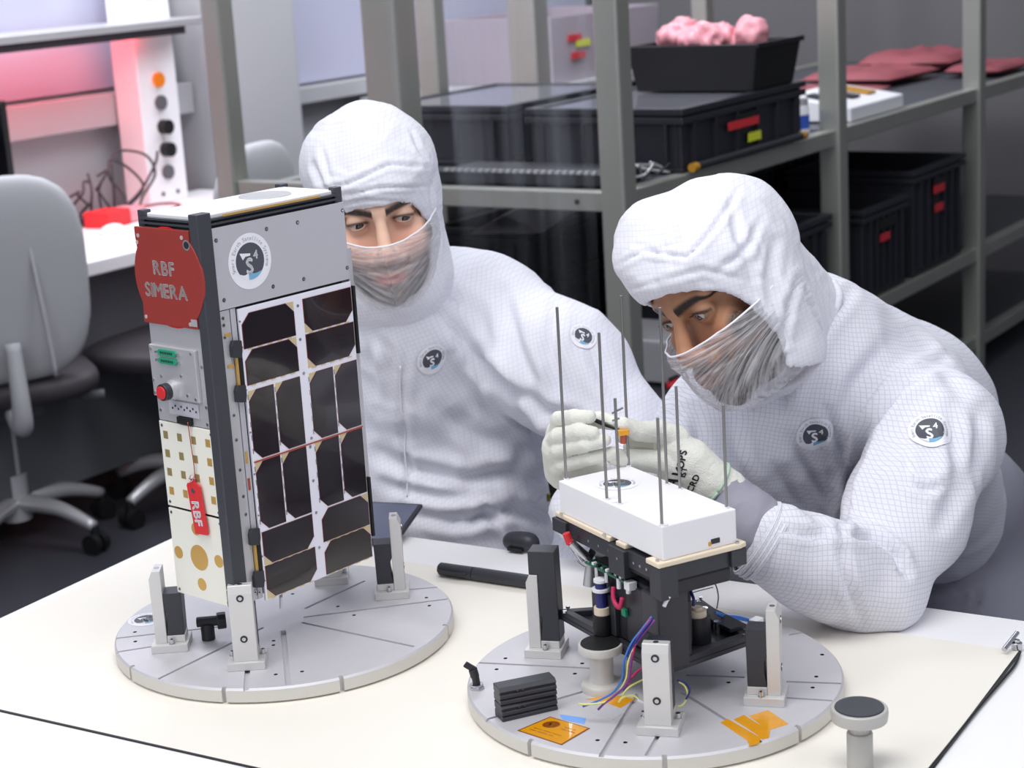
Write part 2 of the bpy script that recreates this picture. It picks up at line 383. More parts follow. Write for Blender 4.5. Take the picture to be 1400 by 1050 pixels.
class SDF:
    def __init__(s, lo, hi, h):
        s.lo = np.array(lo, float); s.h = h; s.n = np.ceil((np.array(hi) - s.lo) / h).astype(int) + 1
        s.ax = [s.lo[i] + h * np.arange(s.n[i]) for i in range(3)]; s.F = np.full(s.n, 9.0, np.float32)
    def sub(s, lo, hi):
        a = np.clip(np.floor((np.array(lo) - s.lo) / s.h).astype(int), 0, s.n - 1); b = np.clip(np.ceil((np.array(hi) - s.lo) / s.h).astype(int) + 1, 1, s.n)
        sl = tuple(slice(i, j) for i, j in zip(a, b))
        X = s.ax[0][sl[0]][:, None, None]; Y = s.ax[1][sl[1]][None, :, None]; Z = s.ax[2][sl[2]][None, None, :]
        return sl, X, Y, Z
    def comb(s, sl, d, k, mode):
        F = s.F[sl]
        if mode == 'add':
            h = np.clip(0.5 + 0.5 * (F - d) / k, 0, 1); s.F[sl] = F * (1 - h) + d * h - k * h * (1 - h)
        else:
            h = np.clip(0.5 - 0.5 * (F + d) / k, 0, 1); s.F[sl] = F * (1 - h) + (-d) * h + k * h * (1 - h)
    def cone(s, a, b, ra, rb, k=0.02, mode='add'):
        a = np.array(a, float); b = np.array(b, float); m = max(ra, rb) + k + 3 * s.h
        sl, X, Y, Z = s.sub(np.minimum(a, b) - m, np.maximum(a, b) + m)
        ba = b - a; L = ba @ ba + 1e-12
        t = np.clip(((X - a[0]) * ba[0] + (Y - a[1]) * ba[1] + (Z - a[2]) * ba[2]) / L, 0, 1)
        d = np.sqrt((X - a[0] - t * ba[0]) ** 2 + (Y - a[1] - t * ba[1]) ** 2 + (Z - a[2] - t * ba[2]) ** 2) - (ra + (rb - ra) * t)
        s.comb(sl, d, k, mode)
    def ell(s, c, r, R=None, k=0.02, mode='add', p=2.0):
        c = np.array(c, float); r = np.array(r, float); m = r.max() + k + 3 * s.h
        sl, X, Y, Z = s.sub(c - m, c + m); X = X - c[0]; Y = Y - c[1]; Z = Z - c[2]
        if R is not None: x, y, z = (R[0, i] * X + R[1, i] * Y + R[2, i] * Z for i in range(3))
        else: x, y, z = X, Y, Z
        if p != 2.0:
            q = (np.abs(x / r[0]) ** p + np.abs(y / r[1]) ** p + np.abs(z / r[2]) ** p) ** (1 / p); d = (q - 1) * r.min()
        else:
            k0 = np.sqrt((x / r[0]) ** 2 + (y / r[1]) ** 2 + (z / r[2]) ** 2); k1 = np.sqrt((x / r[0] ** 2) ** 2 + (y / r[1] ** 2) ** 2 + (z / r[2] ** 2) ** 2) + 1e-9
            d = k0 * (k0 - 1) / k1
        s.comb(sl, d, k, mode)
    def mesh(s, smooth=2, lam=0.5):
        F = s.F; S = F < 0; n = s.n
        act = np.zeros(n - 1, bool); first = S[:-1, :-1, :-1]
        for dx in (0, 1):
            for dy in (0, 1):
                for dz in (0, 1): act |= S[dx:n[0] - 1 + dx, dy:n[1] - 1 + dy, dz:n[2] - 1 + dz] != first
        I = np.argwhere(act); idx = np.full(n - 1, -1, np.int64); idx[act] = np.arange(len(I))
        acc = np.zeros((len(I), 3)); cnt = np.zeros(len(I))
        for ax in range(3):
            o1, o2 = [i for i in range(3) if i != ax]
            for u in (0, 1):
                for v in (0, 1):
                    off = np.zeros(3, int); off[o1] = u; off[o2] = v; a = I + off; b = a.copy(); b[:, ax] += 1
                    fa = F[a[:, 0], a[:, 1], a[:, 2]]; fb = F[b[:, 0], b[:, 1], b[:, 2]]; m = (fa < 0) != (fb < 0)
                    t = np.where(m, fa / np.where(m, fa - fb, 1), 0); p = off[None, :] + np.zeros((len(I), 3)); p[:, ax] = t
                    acc[m] += p[m]; cnt[m] += 1
        V = s.lo + (I + acc / cnt[:, None]) * s.h; quads = []
        for ax in range(3):
            o1, o2 = [(1, 2), (2, 0), (0, 1)][ax]
            sa = [slice(None)] * 3; sb = [slice(None)] * 3; sa[ax] = slice(0, n[ax] - 1); sb[ax] = slice(1, n[ax])
            E = np.argwhere(S[tuple(sa)] != S[tuple(sb)]); E = E[(E[:, o1] > 0) & (E[:, o2] > 0) & (E[:, o1] < n[o1] - 1) & (E[:, o2] < n[o2] - 1)]
            ins = S[E[:, 0], E[:, 1], E[:, 2]]
            q = []
            for u, v in ((1, 1), (0, 1), (0, 0), (1, 0)):
                c = E.copy(); c[:, o1] -= u; c[:, o2] -= v; q.append(idx[c[:, 0], c[:, 1], c[:, 2]])
            q = np.stack(q, 1); q[~ins] = q[~ins][:, ::-1]; quads.append(q)
        Q = np.concatenate(quads)
        V = lap(V, Q, smooth, lam)
        return V, Q
def lap(V, Q, it, lam=0.5):
    a = np.concatenate([Q[:, i] for i in range(4)]); b = np.concatenate([Q[:, (i + 1) % 4] for i in range(4)])
    A = np.concatenate([a, b]); B = np.concatenate([b, a]); n = len(V); c = np.bincount(A, minlength=n) + 1e-9
    for _ in range(it):
        W = np.stack([np.bincount(A, weights=V[B, i], minlength=n) for i in range(3)], 1) / c[:, None]; V = V + lam * (W - V)
    return V
def vnorm(V, Q):
    f = np.cross(V[Q[:, 2]] - V[Q[:, 0]], V[Q[:, 3]] - V[Q[:, 1]]); N = np.zeros_like(V)
    for j in range(4):
        for i in range(3): N[:, i] += np.bincount(Q[:, j], weights=f[:, i], minlength=len(V))
    return N / (np.linalg.norm(N, axis=1)[:, None] + 1e-12)
def mesh_from(name, V, Q):
    me = bpy.data.meshes.new(name); me.vertices.add(len(V)); me.vertices.foreach_set('co', np.asarray(V, np.float32).ravel())
    k = Q.shape[1]; me.loops.add(len(Q) * k); me.loops.foreach_set('vertex_index', Q.astype(np.int32).ravel())
    me.polygons.add(len(Q)); me.polygons.foreach_set('loop_start', np.arange(0, len(Q) * k, k, dtype=np.int32))
    me.polygons.foreach_set('loop_total', np.full(len(Q), k, np.int32)); me.update(calc_edges=True); me.validate()
    me.polygons.foreach_set('use_smooth', [True] * len(me.polygons)); return me
def sobj(name, V, Q, m, parent, **kw):
    if parent is not None: V = np.asarray(V) - np.array(parent.location)
    return obj(name, mesh_from(name, V, Q), m, parent, **kw)

# ------------------------------------------------------------------ room (rack frame: x runs along the rack's long side, y across it)
RC = np.array([0.269, 4.1]); RA = math.atan2(0.8274, 0.5616)
vv = np.array([0.5616, 0.8274]); uu = np.array([0.8274, -0.5616])
RM = Matrix.Translation((RC[0], RC[1], 0)) @ Matrix.Rotation(RA, 4, 'Z')
def rk(x, y, z=0.0): p = RC + vv * x - uu * y; return (p[0], p[1], z + T)
def RMB(): m = MB(); m.m = RM @ Matrix.Translation((0, 0, T)); return m      # builds in rack coordinates, z from the table top height
def setg(name, mb, m, **kw):
    o = obj(name, mb, m, **kw); o['kind'] = 'structure'; return o
mb = MB(); mb.bx((-5, -2.5, -0.1), (7, 12, 0.0)); setg('floor', mb, M_floor)
# left wall behind the work bench (rack plane y = 2.45)
mb = RMB(); mb.bx((-3.2, 2.45, -T), (4.2, 2.6, 2.3)); setg('wall_left', mb, M_wall)
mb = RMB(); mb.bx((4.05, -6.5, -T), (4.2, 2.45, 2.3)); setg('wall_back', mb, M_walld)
# column between the glazed parts
mb = RMB(); mb.bx((1.15, 2.28, -T), (1.62, 2.449, 2.3)); setg('wall_column', mb, M_wall, bevel=0.01)
# glazing bays with sills
def window(n, x0, x1, z0, z1):
    mb = RMB(); mb.bx((x0, 2.425, z0), (x1, 2.449, z1)); wnd = setg('window_%d' % n, mb, M_pane)
    mb = RMB()
    for a, b in (((x0 - .03, 2.40, z0 - .03), (x0, 2.448, z1)), ((x1, 2.40, z0 - .03), (x1 + .03, 2.448, z1))): mb.bx(a, b)
    obj('window_frame', mb, M_deskg, wnd)
    return wnd
window(1, -2.6, 1.02, 0.385, 2.1); window(2, 1.70, 3.9, 0.30, 2.1)
mb = RMB(); mb.bx((-2.7, 2.36, 0.265), (1.14, 2.449, 0.37)); setg('trim_1', mb, M_wall, bevel=0.004)
mb = RMB(); mb.bx((1.66, 2.36, 0.23), (4.0, 2.449, 0.29)); setg('trim_2', mb, M_wall, bevel=0.004)
mb = RMB(); mb.bx((-3.2, 2.43, -T), (1.1, 2.449, -T + .1)); setg('baseboard_left', mb, M_deskg)
# darker uprights and panels on the back wall
for k, (y0, y1, mt) in enumerate(((-0.55, -0.2, M_deskg), (-2.1, -1.85, M_rackd), (-3.3, -3.0, M_rackd))):
    mb = RMB(); mb.bx((4.0, y0, -T), (4.049, y1, 2.2)); setg('trim_%d' % (k + 3), mb, mt)

# ------------------------------------------------------------------ steel rack
rack = thing('steel_rack', 'tall brushed steel shelving rack behind the two people, loaded with black crates', 'rack', (RC[0], RC[1], 0), RA)
def rl(): m = MB(); m.m = Matrix.Translation((0, 0, T)); return m             # rack-local builder
PW = 0.062
posts = [(0, 0, .031, .031), (1.2, 0, .031, .031), (2.35, 0, .031, .031), (3.5, 0, .031, .031), (0, .62, .045, .05), (0, 1.17, .03, .03),
         (1.2, 1.0, .04, .05), (0.72, 1.02, .026, .034), (2.35, 1.0, .031, .031), (3.5, 1.0, .031, .031)]
for x, y, a, b in posts:
    m = rl(); m.bx((x - a, y - b, -T + .004), (x + a, y + b, 1.45)); p = obj('post', m, M_rack, rack, bevel=0.006)
    m = rl(); m.cyl((x, y, -T), (x, y, -T + .02), .03); obj('foot', m, M_blkp, p)
for z in (0.219, -0.315, -0.62):
    for lo, hi in (((0.031, -.02, z - .045), (1.169, .02, z)), ((1.231, -.02, z - .045), (2.319, .02, z)), ((2.381, -.02, z - .045), (3.469, .02, z)),
                   ((-.02, .031, z - .045), (.02, .57, z)), ((-.02, .67, z - .045), (.02, 1.14, z)), ((0.031, 1.0, z - .045), (3.469, 1.04, z))):
        m = rl(); m.bx(lo, hi); obj('beam', m, M_rack, rack, bevel=0.003)
    for x0 in (0.02, 1.2, 2.35):
        m = rl(); m.bx((x0, .02, z - .03), (x0 + 1.145, 1.0, z - .004)); obj('shelf', m, M_rackd, rack)
for x, y, z in ((.0, .10, .20), (.0, .57, .20)):
    m = rl(); m.cyl((-.021, y, z - .004), (-.0235, y, z - .004), .006, n=12); obj('screw', m, M_blkp, rack)

def crate(x0, y0, x1, y1, z0, h, label, glass=False, group='black crates on the rack', lab=()):
    t = thing('plastic_crate', label, 'crate', rk((x0 + x1) / 2, (y0 + y1) / 2, z0), RA, group)
    a, b = (x1 - x0) / 2, (y1 - y0) / 2; s = .012; m = MB()
    m.bx((-a + s, -b + s, 0), (a - s, b - s, .012))
    for lo, hi in (((-a + s, -b + s, .012), (a - s, -b + 2 * s, h)), ((-a + s, b - 2 * s, .012), (a - s, b - s, h)), ((-a + s, -b + 2 * s, .012), (-a + 2 * s, b - 2 * s, h)), ((a - 2 * s, -b + 2 * s, .012), (a - s, b - 2 * s, h))): m.bx(lo, hi)
    obj('body', m, M_crate, t, bevel=.003)
    m = MB()
    for z in (h - .03, h - .008):
        for lo, hi in (((-a, -b, z - .008), (a, -b + s, z + .008)), ((-a, b - s, z - .008), (a, b, z + .008)), ((-a, -b + s, z - .008), (-a + s, b - s, z + .008)), ((a - s, -b + s, z - .008), (a, b - s, z + .008))): m.bx(lo, hi)
    obj('rim', m, M_crate, t, bevel=.002)
    for i in range(6):
        x = -a + .06 + i * (2 * a - .12) / 5; m = MB(); m.bx((x - .004, -b, .02), (x + .004, -b + s, h - .03)); obj('rib', m, M_crate, t)
    for i in range(4):
        y = -b + .05 + i * (2 * b - .1) / 3; m = MB(); m.bx((-a, y - .004, .02), (-a + s, y + .004, h - .03)); obj('rib', m, M_crate, t)
    m = MB(); m.bx((-.06, -b - .001, h - .075), (.06, -b + .004, h - .045)); obj('handle', m, M_blkd, t)
    if glass:
        m = MB(); m.bx((-a + .03, -b + .03, h - .012), (a - .03, b - .03, h - .004)); obj('lid_pane', m, mat('crate_lid_sheet', (120, 120, 128), .12, .2), t)
    for (lx, lz, sx, sz, lm) in lab:
        m = MB(); m.bx((lx - sx / 2, -b - .002, lz - sz / 2), (lx + sx / 2, -b + .0005, lz + sz / 2)); obj('label_sticker', m, lm, t)
    return t
crate(.28, -.02, .98, .43, .22, .155, 'long black lidded crate with red and yellow labels on the upper rack shelf', True, lab=((-.03, .085, .17, .02, M_redlabel), (0.03, .045, .07, .022, M_yellabel)))
crate(.34, .52, .96, .97, .22, .155, 'black lidded crate left of the red-labelled one, above the left hooded head', True)
crate(1.36, -.02, 1.72, .42, -.31, .27, 'tall black crate on the lower rack shelf with one red label', lab=((-.02, .17, .07, .022, M_redlabel),))
crate(1.76, -.02, 2.22, .42, -.31, .33, 'black crate on the lower rack shelf, farthest right, two red labels', lab=((-.02, .25, .09, .025, M_redlabel), (-.02, .19, .07, .025, M_redlabel)))
crate(.70, -.02, 1.14, .42, -.31, .30, 'black crate on the lower rack shelf behind the hood tag of the right person')
crate(1.75, .45, 2.2, .95, -.31, .43, 'upright black crate at the rear of the lower shelf, behind the one-red-label crate')
crate(.55, .62, 1.02, .95, -.31, .17, 'small black crate low on the rack, seen over the left person\'s shoulder')
crate(.55, .62, 1.02, .95, -.139, .15, 'small black crate stacked on another, over the left person\'s shoulder')
crate(1.50, .44, 1.72, .72, -.04, .10, 'small black box on top of the crates on the lower rack shelf')
t = thing('steel_bar', 'short dark bar lying on the shelf edge before the red-labelled crate', 'bar', rk(.62, -.03, .222), RA)
m = MB(); m.cyl((-.30, 0, .011), (.30, 0, .011), .010, n=14); obj('tube', m, M_blkp, t, smooth=40)
for x in (-.31, .31): m = MB(); m.cyl((x - .012, 0, .011), (x + .012, 0, .011), .011, n=14); obj('end_cap', m, M_amber, t, smooth=40)
# black bin with pink bags, on the lid of the big crate
t = thing('open_bin', 'black open bin full of pink bags standing on the long crate', 'bin', rk(.80, .16, .376), RA)
m = MB()
def tray(m, a, b, h, s, fl):
    # flaring open box
    o0 = [(-a, -b, 0), (a, -b, 0), (a, b, 0), (-a, b, 0)]; o1 = [(x * fl, y * fl, h) for x, y, _ in o0]
    i1 = [(x * fl - math.copysign(s, x), y * fl - math.copysign(s, y), h) for x, y, _ in o0]; i0 = [(x - math.copysign(s, x), y - math.copysign(s, y), s) for x, y, _ in o0]
    vs = o0 + o1 + i1 + i0; fs = [(3, 2, 1, 0), (12, 13, 14, 15)]
    for k in range(4):
        j = (k + 1) % 4; fs += [(k, j, 4 + j, 4 + k), (4 + k, 4 + j, 8 + j, 8 + k), (8 + k, 8 + j, 12 + j, 12 + k)]
    m.add(vs, fs)
tray(m, .12, .17, .12, .006, 1.12); obj('body', m, M_blkd, t, bevel=.003)
m = MB(); m.bx((-.14, -.197, .108), (.14, -.189, .122)); obj('rim', m, M_blkd, t, bevel=.002)
V = []; 
s = SDF((-.15, -.2, .06), (.15, .2, .22), .008)
for k in range(9): s.ell((rng.uniform(-.07, .07), rng.uniform(-.12, .12), .115 + rng.uniform(0, .03)), (rng.uniform(.03, .06), rng.uniform(.03, .06), rng.uniform(.02, .04)), None, .015)
V, Q = s.mesh(1); V = V + vnorm(V, Q) * ((1 - 2 * np.abs(vnoise(V * 38, 3))) * .014)[:, None]
bag = thing('pink_bag_heap', 'crumpled pink plastic bags in the black bin', 'bags', rk(.80, .16, .376), RA)
obj('bag', mesh_from('bag', V, Q), M_pinkbag, bag)
# instrument box, jar, dark box, mailers along the shelf
t = thing('instrument_box', 'white switch box with dark keys lying on the upper shelf beside the steel post', 'instrument', rk(1.55, .10, .22), RA)
m = MB(); m.add([(-.2, -.09, 0), (.2, -.09, 0), (.2, .13, 0), (-.2, .13, 0), (-.2, -.09, .04), (.2, -.09, .04), (.2, .13, .075), (-.2, .13, .075)], [(3, 2, 1, 0), (4, 5, 6, 7), (0, 1, 5, 4), (1, 2, 6, 5), (2, 3, 7, 6), (3, 0, 4, 7)])
obj('housing', m, M_abs, t, bevel=.004)
for i, (x, mt) in enumerate(((-.13, M_blkp), (-.02, M_blkp), (.10, M_amber))):
    m = MB(); m.add([(x - .03, -.03, .052), (x + .03, -.03, .052), (x + .03, .07, .069), (x - .03, .07, .069), (x - .03, -.03, .058), (x + .03, -.03, .058), (x + .03, .07, .074), (x - .03, .07, .074)], [(3, 2, 1, 0), (4, 5, 6, 7), (0, 1, 5, 4), (1, 2, 6, 5), (2, 3, 7, 6), (3, 0, 4, 7)])
    obj('key', m, mt, t, label='amber key' if i == 2 else None)
t = thing('label_jar', 'small white jar with a blue label between crate and post', 'jar', rk(1.10, .06, .22), RA)
m = MB(); m.lathe([(0.001, 0), (.03, 0), (.03, .07), (.026, .078)], 20); obj('body', m, M_abs, t, smooth=40)
m = MB(); m.lathe([(0.001, .078), (.028, .078), (.028, .095), (0.001, .095)], 20); obj('lid', m, M_alu, t, smooth=40)
m = MB(); m.lathe([(.0305, .012), (.0305, .05)], 20); m.f = m.f[:-2]; m.mi = m.mi[:-2]; obj('label_band', m, M_bluelabel, t, smooth=True)
t = thing('small_dark_case', 'dark grey upright case on the shelf just left of the steel post', 'case', rk(1.08, .24, .22), RA)
m = MB(); m.bx((-.03, -.08, 0), (.03, .08, .17)); obj('body', m, M_deskg, t, bevel=.004); m = MB(); m.bx((-.02, -.05, .17), (.02, .05, .18)); obj('handle', m, M_blkp, t)
t = thing('desk_stand', 'small black stand at the back of the upper shelf', 'stand', rk(1.62, .62, .22), RA)
m = MB(); m.bx((-.06, -.08, 0), (.06, .08, .012)); obj('base', m, M_blkd, t); m = MB(); m.bx((-.012, -.02, .012), (.012, .02, .12)); obj('upright', m, M_blkd, t); m = MB(); m.bx((-.02, -.05, .12), (.03, .05, .14)); obj('head', m, M_blkd, t)
for k, (x, y, lx, ly, hh, rz) in enumerate(((2.05, .50, .44, .5, .025, .05), (2.58, .46, .44, .34, .05, -.05), (3.12, .48, .46, .36, .07, .06), (2.9, .14, .4, .2, .04, .0))):
    t = thing('pink_mailer', ['flat pink padded mailer right of the white switch box', 'pink padded mailer, second of the row on the upper shelf', 'bulky pink padded mailer at the far end of the upper shelf', 'pink padded mailer hanging over the front of the shelf, far right'][k], 'mailer', rk(x, y, .22), RA + rz, 'pink mailers along the upper shelf')
    V = []; n = 14; Fq = []
    for sgn in (1, -1):
        for i in range(n + 1):
            for j in range(n + 1):
                u = i / n * 2 - 1; v = j / n * 2 - 1; e = (1 - u ** 4) * (1 - v ** 4)
                zz = hh / 2 + sgn * hh / 2 * e ** .5 + (hh * .25 * vnoise(np.array([[u * 3 + k, v * 3, sgn]]), 4)[0] * e if sgn > 0 else 0)
                V.append((u * lx / 2, v * ly / 2, max(zz, .001)))
    m = MB(); N1 = (n + 1) ** 2
    fs = []
    for s_ in (0, 1):
        for i in range(n):
            for j in range(n):
                q = [i * (n + 1) + j, (i + 1) * (n + 1) + j, (i + 1) * (n + 1) + j + 1, i * (n + 1) + j + 1]; fs.append([a + s_ * N1 for a in (q if s_ == 0 else q[::-1])])
    m.add(V, fs); obj('envelope', m, M_pinkdark, t, smooth=60)
t = thing('flat_dark_tray', 'dark equipment tray with a row of pins at the front of the upper shelf', 'tray', rk(.14, .31, .22), RA)
m = MB(); m.bx((-.09, -.26, 0), (.09, .24, .028)); obj('body', m, M_crate, t, bevel=.003)
m = MB()
for k in range(22): m.bx((-.092, -.22 + k * .02, .028), (-.08, -.21 + k * .02, .035))
obj('pin', m, M_alu, t, kind='stuff')
t = thing('cable_bundle', 'tangle of thin grey cables on the shelf beside the corner post', 'cables', rk(.15, -.01, .22), RA)
for k in range(4):
    m = MB(); pts = [(-.05 + .03 * k + rng.uniform(-.02, .02) + .05 * math.sin(j * 1.3 + k), .02 * math.sin(j + k * 2) + j * .012, .01 + .03 * abs(math.sin(j * .9 + k))) for j in range(6)]
    m.tube(pts, .003, 6); obj('cable', m, M_alu if k % 2 else M_blkd, t, smooth=True)
t = thing('rear_counter', 'pale counter along the glazed wall behind the rack', 'counter', rk(3.0, 2.03, -T), RA)
m = MB(); m.bx((-.95, -.32, T + .18), (.95, .32, T + .22)); obj('worktop', m, M_wall, t, bevel=.003)
for x in (-.9, 0, .9): m = MB(); m.bx((x - .02, -.30, 0), (x + .02, .30, T + .18)); obj('leg', m, M_deskg, t)
t = thing('clear_tub', 'frosted clear tub with pink contents and red and yellow labels behind the crates', 'tub', rk(2.95, 2.02, .22), RA)
m = MB(); tray(m, .42, .26, .26, .006, 1.04); obj('body', m, M_tubclear, t, bevel=.004)
m = MB(); m.bx((-.38, -.22, .01), (.38, .22, .09)); obj('contents', m, M_pinkdark, t, bevel=.02)
for y, z, mt in ((-.06, .17, M_redlabel), (-.0, .145, M_yellabel), (-.04, .10, M_redlabel)):
    m = MB(); m.bx((y - .05 - .2, -.274, z - .013), (y + .05 - .2, -.268, z + .013)); obj('label_sticker', m, mt, t)
t['label'] = 'frosted clear tub with pink contents and red and yellow labels behind the crates'
# lower shelf left: white boxes with a red item, seen between the two people
t = thing('white_equipment_case', 'white equipment case low on the rack between the two people', 'case', rk(.42, .15, -.31), RA)
m = MB(); m.bx((-.12, -.12, 0), (.12, .12, .10)); obj('body', m, M_wall, t, bevel=.006); m = MB(); m.bx((-.121, -.02, .06), (-.123, .03, .075)); obj('latch', m, M_blkd, t)
m = MB(); m.bx((-.11, -.11, .10), (.11, .11, .108)); obj('lid', m, M_abs, t, bevel=.003)
t = thing('red_pouch', 'small red pouch beside the white case, partly behind the right person\'s face', 'pouch', rk(.26, .02, -.31), RA)
m = MB(); m.sphere((0, 0, .014), .014, 14, (2.2, 1.2, 1.0)); obj('bag', m, M_redp, t, smooth=True); m = MB(); m.bx((-.02, -.005, .026), (.02, .005, .033)); obj('zip_edge', m, M_blkp, t)
t = thing('white_folded_sheet', 'white folded sheet on top of the small stacked crate', 'sheet', rk(.70, .72, .012), RA + .3)
m = MB(); m.add([(-.2, -.1, 0), (.2, -.1, 0), (.2, .1, 0), (-.2, .1, 0), (-.2, 0.0, .05), (.2, 0.0, .04)], [(0, 1, 5, 4), (4, 5, 2, 3), (3, 2, 1, 0)]); obj('leaf', m, M_abs, t)

# clear curtain strip hanging in front of the rack end
t = thing('clear_curtain', 'transparent plastic strip curtain hanging before the end of the rack', 'curtain', rk(-.07, .3, -T), RA)
mc = bpy.data.materials.new('clear_film'); mc.use_nodes = True; nt = mc.node_tree; nt.nodes.clear(); o_ = nt.nodes.new('ShaderNodeOutputMaterial'); mx = nt.nodes.new('ShaderNodeMixShader'); tr = nt.nodes.new('ShaderNodeBsdfTransparent'); 
gl = nt.nodes.new('ShaderNodeBsdfTranslucent'); gl.inputs[0].default_value = (.8, .82, .9, 1); tcx = nt.nodes.new('ShaderNodeTexCoord'); mpx = nt.nodes.new('ShaderNodeMapping'); mpx.inputs['Scale'].default_value = (9, 9, .3); nx = nt.nodes.new('ShaderNodeTexNoise'); nx.inputs['Scale'].default_value = 2; mr_ = nt.nodes.new('ShaderNodeMapRange'); mr_.inputs[1].default_value = .45; mr_.inputs[2].default_value = .75; mr_.inputs[3].default_value = .02; mr_.inputs[4].default_value = .22
nt.links.new(tcx.outputs['Object'], mpx.inputs[0]); nt.links.new(mpx.outputs[0], nx.inputs[0]); nt.links.new(nx.outputs[0], mr_.inputs[0])
nt.links.new(mr_.outputs[0], mx.inputs[0]); nt.links.new(tr.outputs[0], mx.inputs[1]); nt.links.new(gl.outputs[0], mx.inputs[2]); nt.links.new(mx.outputs[0], o_.inputs[0])
for k in range(3):
    m = MB(); n = 24; y0 = -.28 + k * .19; vs = []
    for i in range(n + 1):
        y = y0 + .2 * i / n; x = .003 * math.sin(i * .5 + k) + .006 * k
        for z in (.02, 2.0): vs.append((x, y, z))
    m.add(vs, [(2 * i, 2 * i + 2, 2 * i + 3, 2 * i + 1) for i in range(n)]); obj('strip', m, mc, t, smooth=True)
m = MB(); m.bx((-.012, -.30, 2.0), (.02, .32, 2.04)); obj('curtain_rail', m, M_alu, t)

# ------------------------------------------------------------------ work bench on the left
t = thing('workbench', 'white workbench with raised steel shelf against the left wall', 'desk', rk(-.6, 2.0, -T), RA)
def L2(t): m = MB(); m.m = Matrix.Translation((.6, -2.0, T)); return m          # rack coords inside the bench thing
m = L2(t); m.bx((-2.4, 1.61, -.04), (1.12, 2.36, 0)); obj('desktop', m, M_desk, t, bevel=.004)
m = L2(t); m.bx((-2.4, 1.72, -T + .12), (.95, 1.76, -.045)); obj('modesty_panel', m, M_deskg, t)
for x in (-2.3, -.8, 1.0):
    m = L2(t); m.bx((x - .03, 1.8, -T), (x + .03, 2.3, -.04)); obj('leg', m, M_deskg, t, bevel=.004)
m = L2(t); m.bx((-2.4, 2.12, .575), (.98, 2.355, .60)); obj('upper_shelf', m, M_alu, t, bevel=.003)
m = L2(t); m.bx((-2.4, 2.14, .55), (.90, 2.18, .575)); obj('lamp_rail', m, M_chaird, t)
m = L2(t); m.bx((-2.0, 2.20, .562), (.75, 2.24, .574)); obj('red_lamp_strip', m, mat('red_lamp_glow', (255, 60, 60), .5, emit=((255, 50, 60), 14)), t)
up = L2(t); up.bx((.76, 2.24, 0), (.94, 2.35, .78)); c = obj('socket_column', up, M_abs, t, bevel=.004)
for k, (z, mt) in enumerate(((.70, M_blkp), (.405, M_orange), (.33, M_deskg), (.25, M_blkd), (.175, M_blkd), (.10, M_deskg))):
    m = L2(t); m.cyl((.85, 2.24, z), (.85, 2.228 - (.02 if k in (3, 4) else 0), z), .024, n=20); s_ = obj('socket', m, mt, c, smooth=40, label=['', 'orange socket', '', 'black plug', 'black plug', ''][k] or None)
for x in (.82, .89):
    m = L2(t); m.cyl((x, 2.24, .03), (x, 2.235, .03), .007, n=10); obj('port', m, M_deskg, c)
t = thing('monitor', 'black monitor edge at the left border of the picture on the workbench', 'monitor', rk(.02, 2.1, 0), RA + .15)
m = MB(); m.bx((-.5, -.02, .07), (0.05, .02, .42)); obj('screen_housing', m, M_blkd, t, bevel=.006); m = MB(); m.bx((-.46, -.0215, .10), (.02, -.0205, .40)); obj('screen', m, mat('dark_screen', (10, 10, 14), .1), t)
m = MB(); m.bx((-.26, -.015, .01), (-.20, .03, .09)); obj('stand', m, M_blkd, t); m = MB(); m.lathe([(0.001, 0), (.1, 0), (.1, .01), (.001, .01)], 24, (-.23, 0, 0)); obj('base', m, M_blkd, t)
t = thing('black_cable_tangle', 'loops of black cable beside the socket column on the workbench', 'cables', rk(.47, 2.15, 0), RA)
for k in range(5):
    m = MB(); r = .05 + .012 * k; cx = -.12 + .06 * k
    m.tube([(cx + r * math.cos(a * .8 + k), .03 * math.sin(a * 2 + k), .01 + r + r * math.sin(a * .8 + k)) for a in range(9)], .0045, 6); obj('cable', m, M_chaird, t, smooth=True)
m = MB(); m.tube([(.02, .0, .02), (.12, .03, .03), (.22, .05, .07), (.30, .06, .14), (.33, .075, .175)], .0045, 6); obj('plug_lead', m, M_chaird, t, smooth=True)
m = MB(); m.bx((-.16, -.03, .0), (-.05, .03, .03)); obj('adapter', m, M_chaird, t, bevel=.006)
t = thing('red_device', 'red boxy device with clear end lying on the workbench', 'device', rk(.42, 2.06, 0), RA + .1)
m = MB(); m.bx((-.09, -.05, 0), (.02, .05, .05)); obj('body', m, M_redp, t, bevel=.006); m = MB(); m.bx((.02, -.045, .002), (.10, .045, .045)); obj('clear_end', m, M_pinkbag, t, bevel=.006)
m = MB(); m.tube([(.12, .02, .02), (.2, .06, .02), (.28, .04, .02), (.3, -.02, .015), (.2, -.05, .01)], .005, 6); obj('lead', m, M_pinkdark, t, smooth=True)
t = thing('computer_mouse', 'white computer mouse in front of the red device', 'mouse', rk(.28, 1.93, 0), RA + .2)
m = MB(); m.sphere((0, 0, .004), .05, 16, (1.1, .65, .5)); m.v = [(x, y, max(z, 0)) for x, y, z in m.v]; obj('body', m, M_abs, t, smooth=True); m = MB(); m.cyl((.025, 0, .022), (.025, 0, .030), .004); obj('wheel', m, M_blkp, t)
t = thing('keyboard', 'dark keyboard on the far desk behind the left hood', 'keyboard', rk(.95, 1.33, .02), RA)
m = MB(); m.bx((-.1, -.24, 0), (.1, .24, .02)); obj('case', m, M_blkp, t, bevel=.003); m = MB()
for i in range(5):
    for j in range(14): m.bx((-.09 + i * .036, -.225 + j * .032, .02), (-.06 + i * .036, -.2 + j * .032, .026))
obj('keys', m, M_blkd, t, kind='stuff')
t = thing('side_desk', 'pale desk end carrying the dark keyboard behind the left hood', 'desk', rk(.95, 1.34, -T), RA)
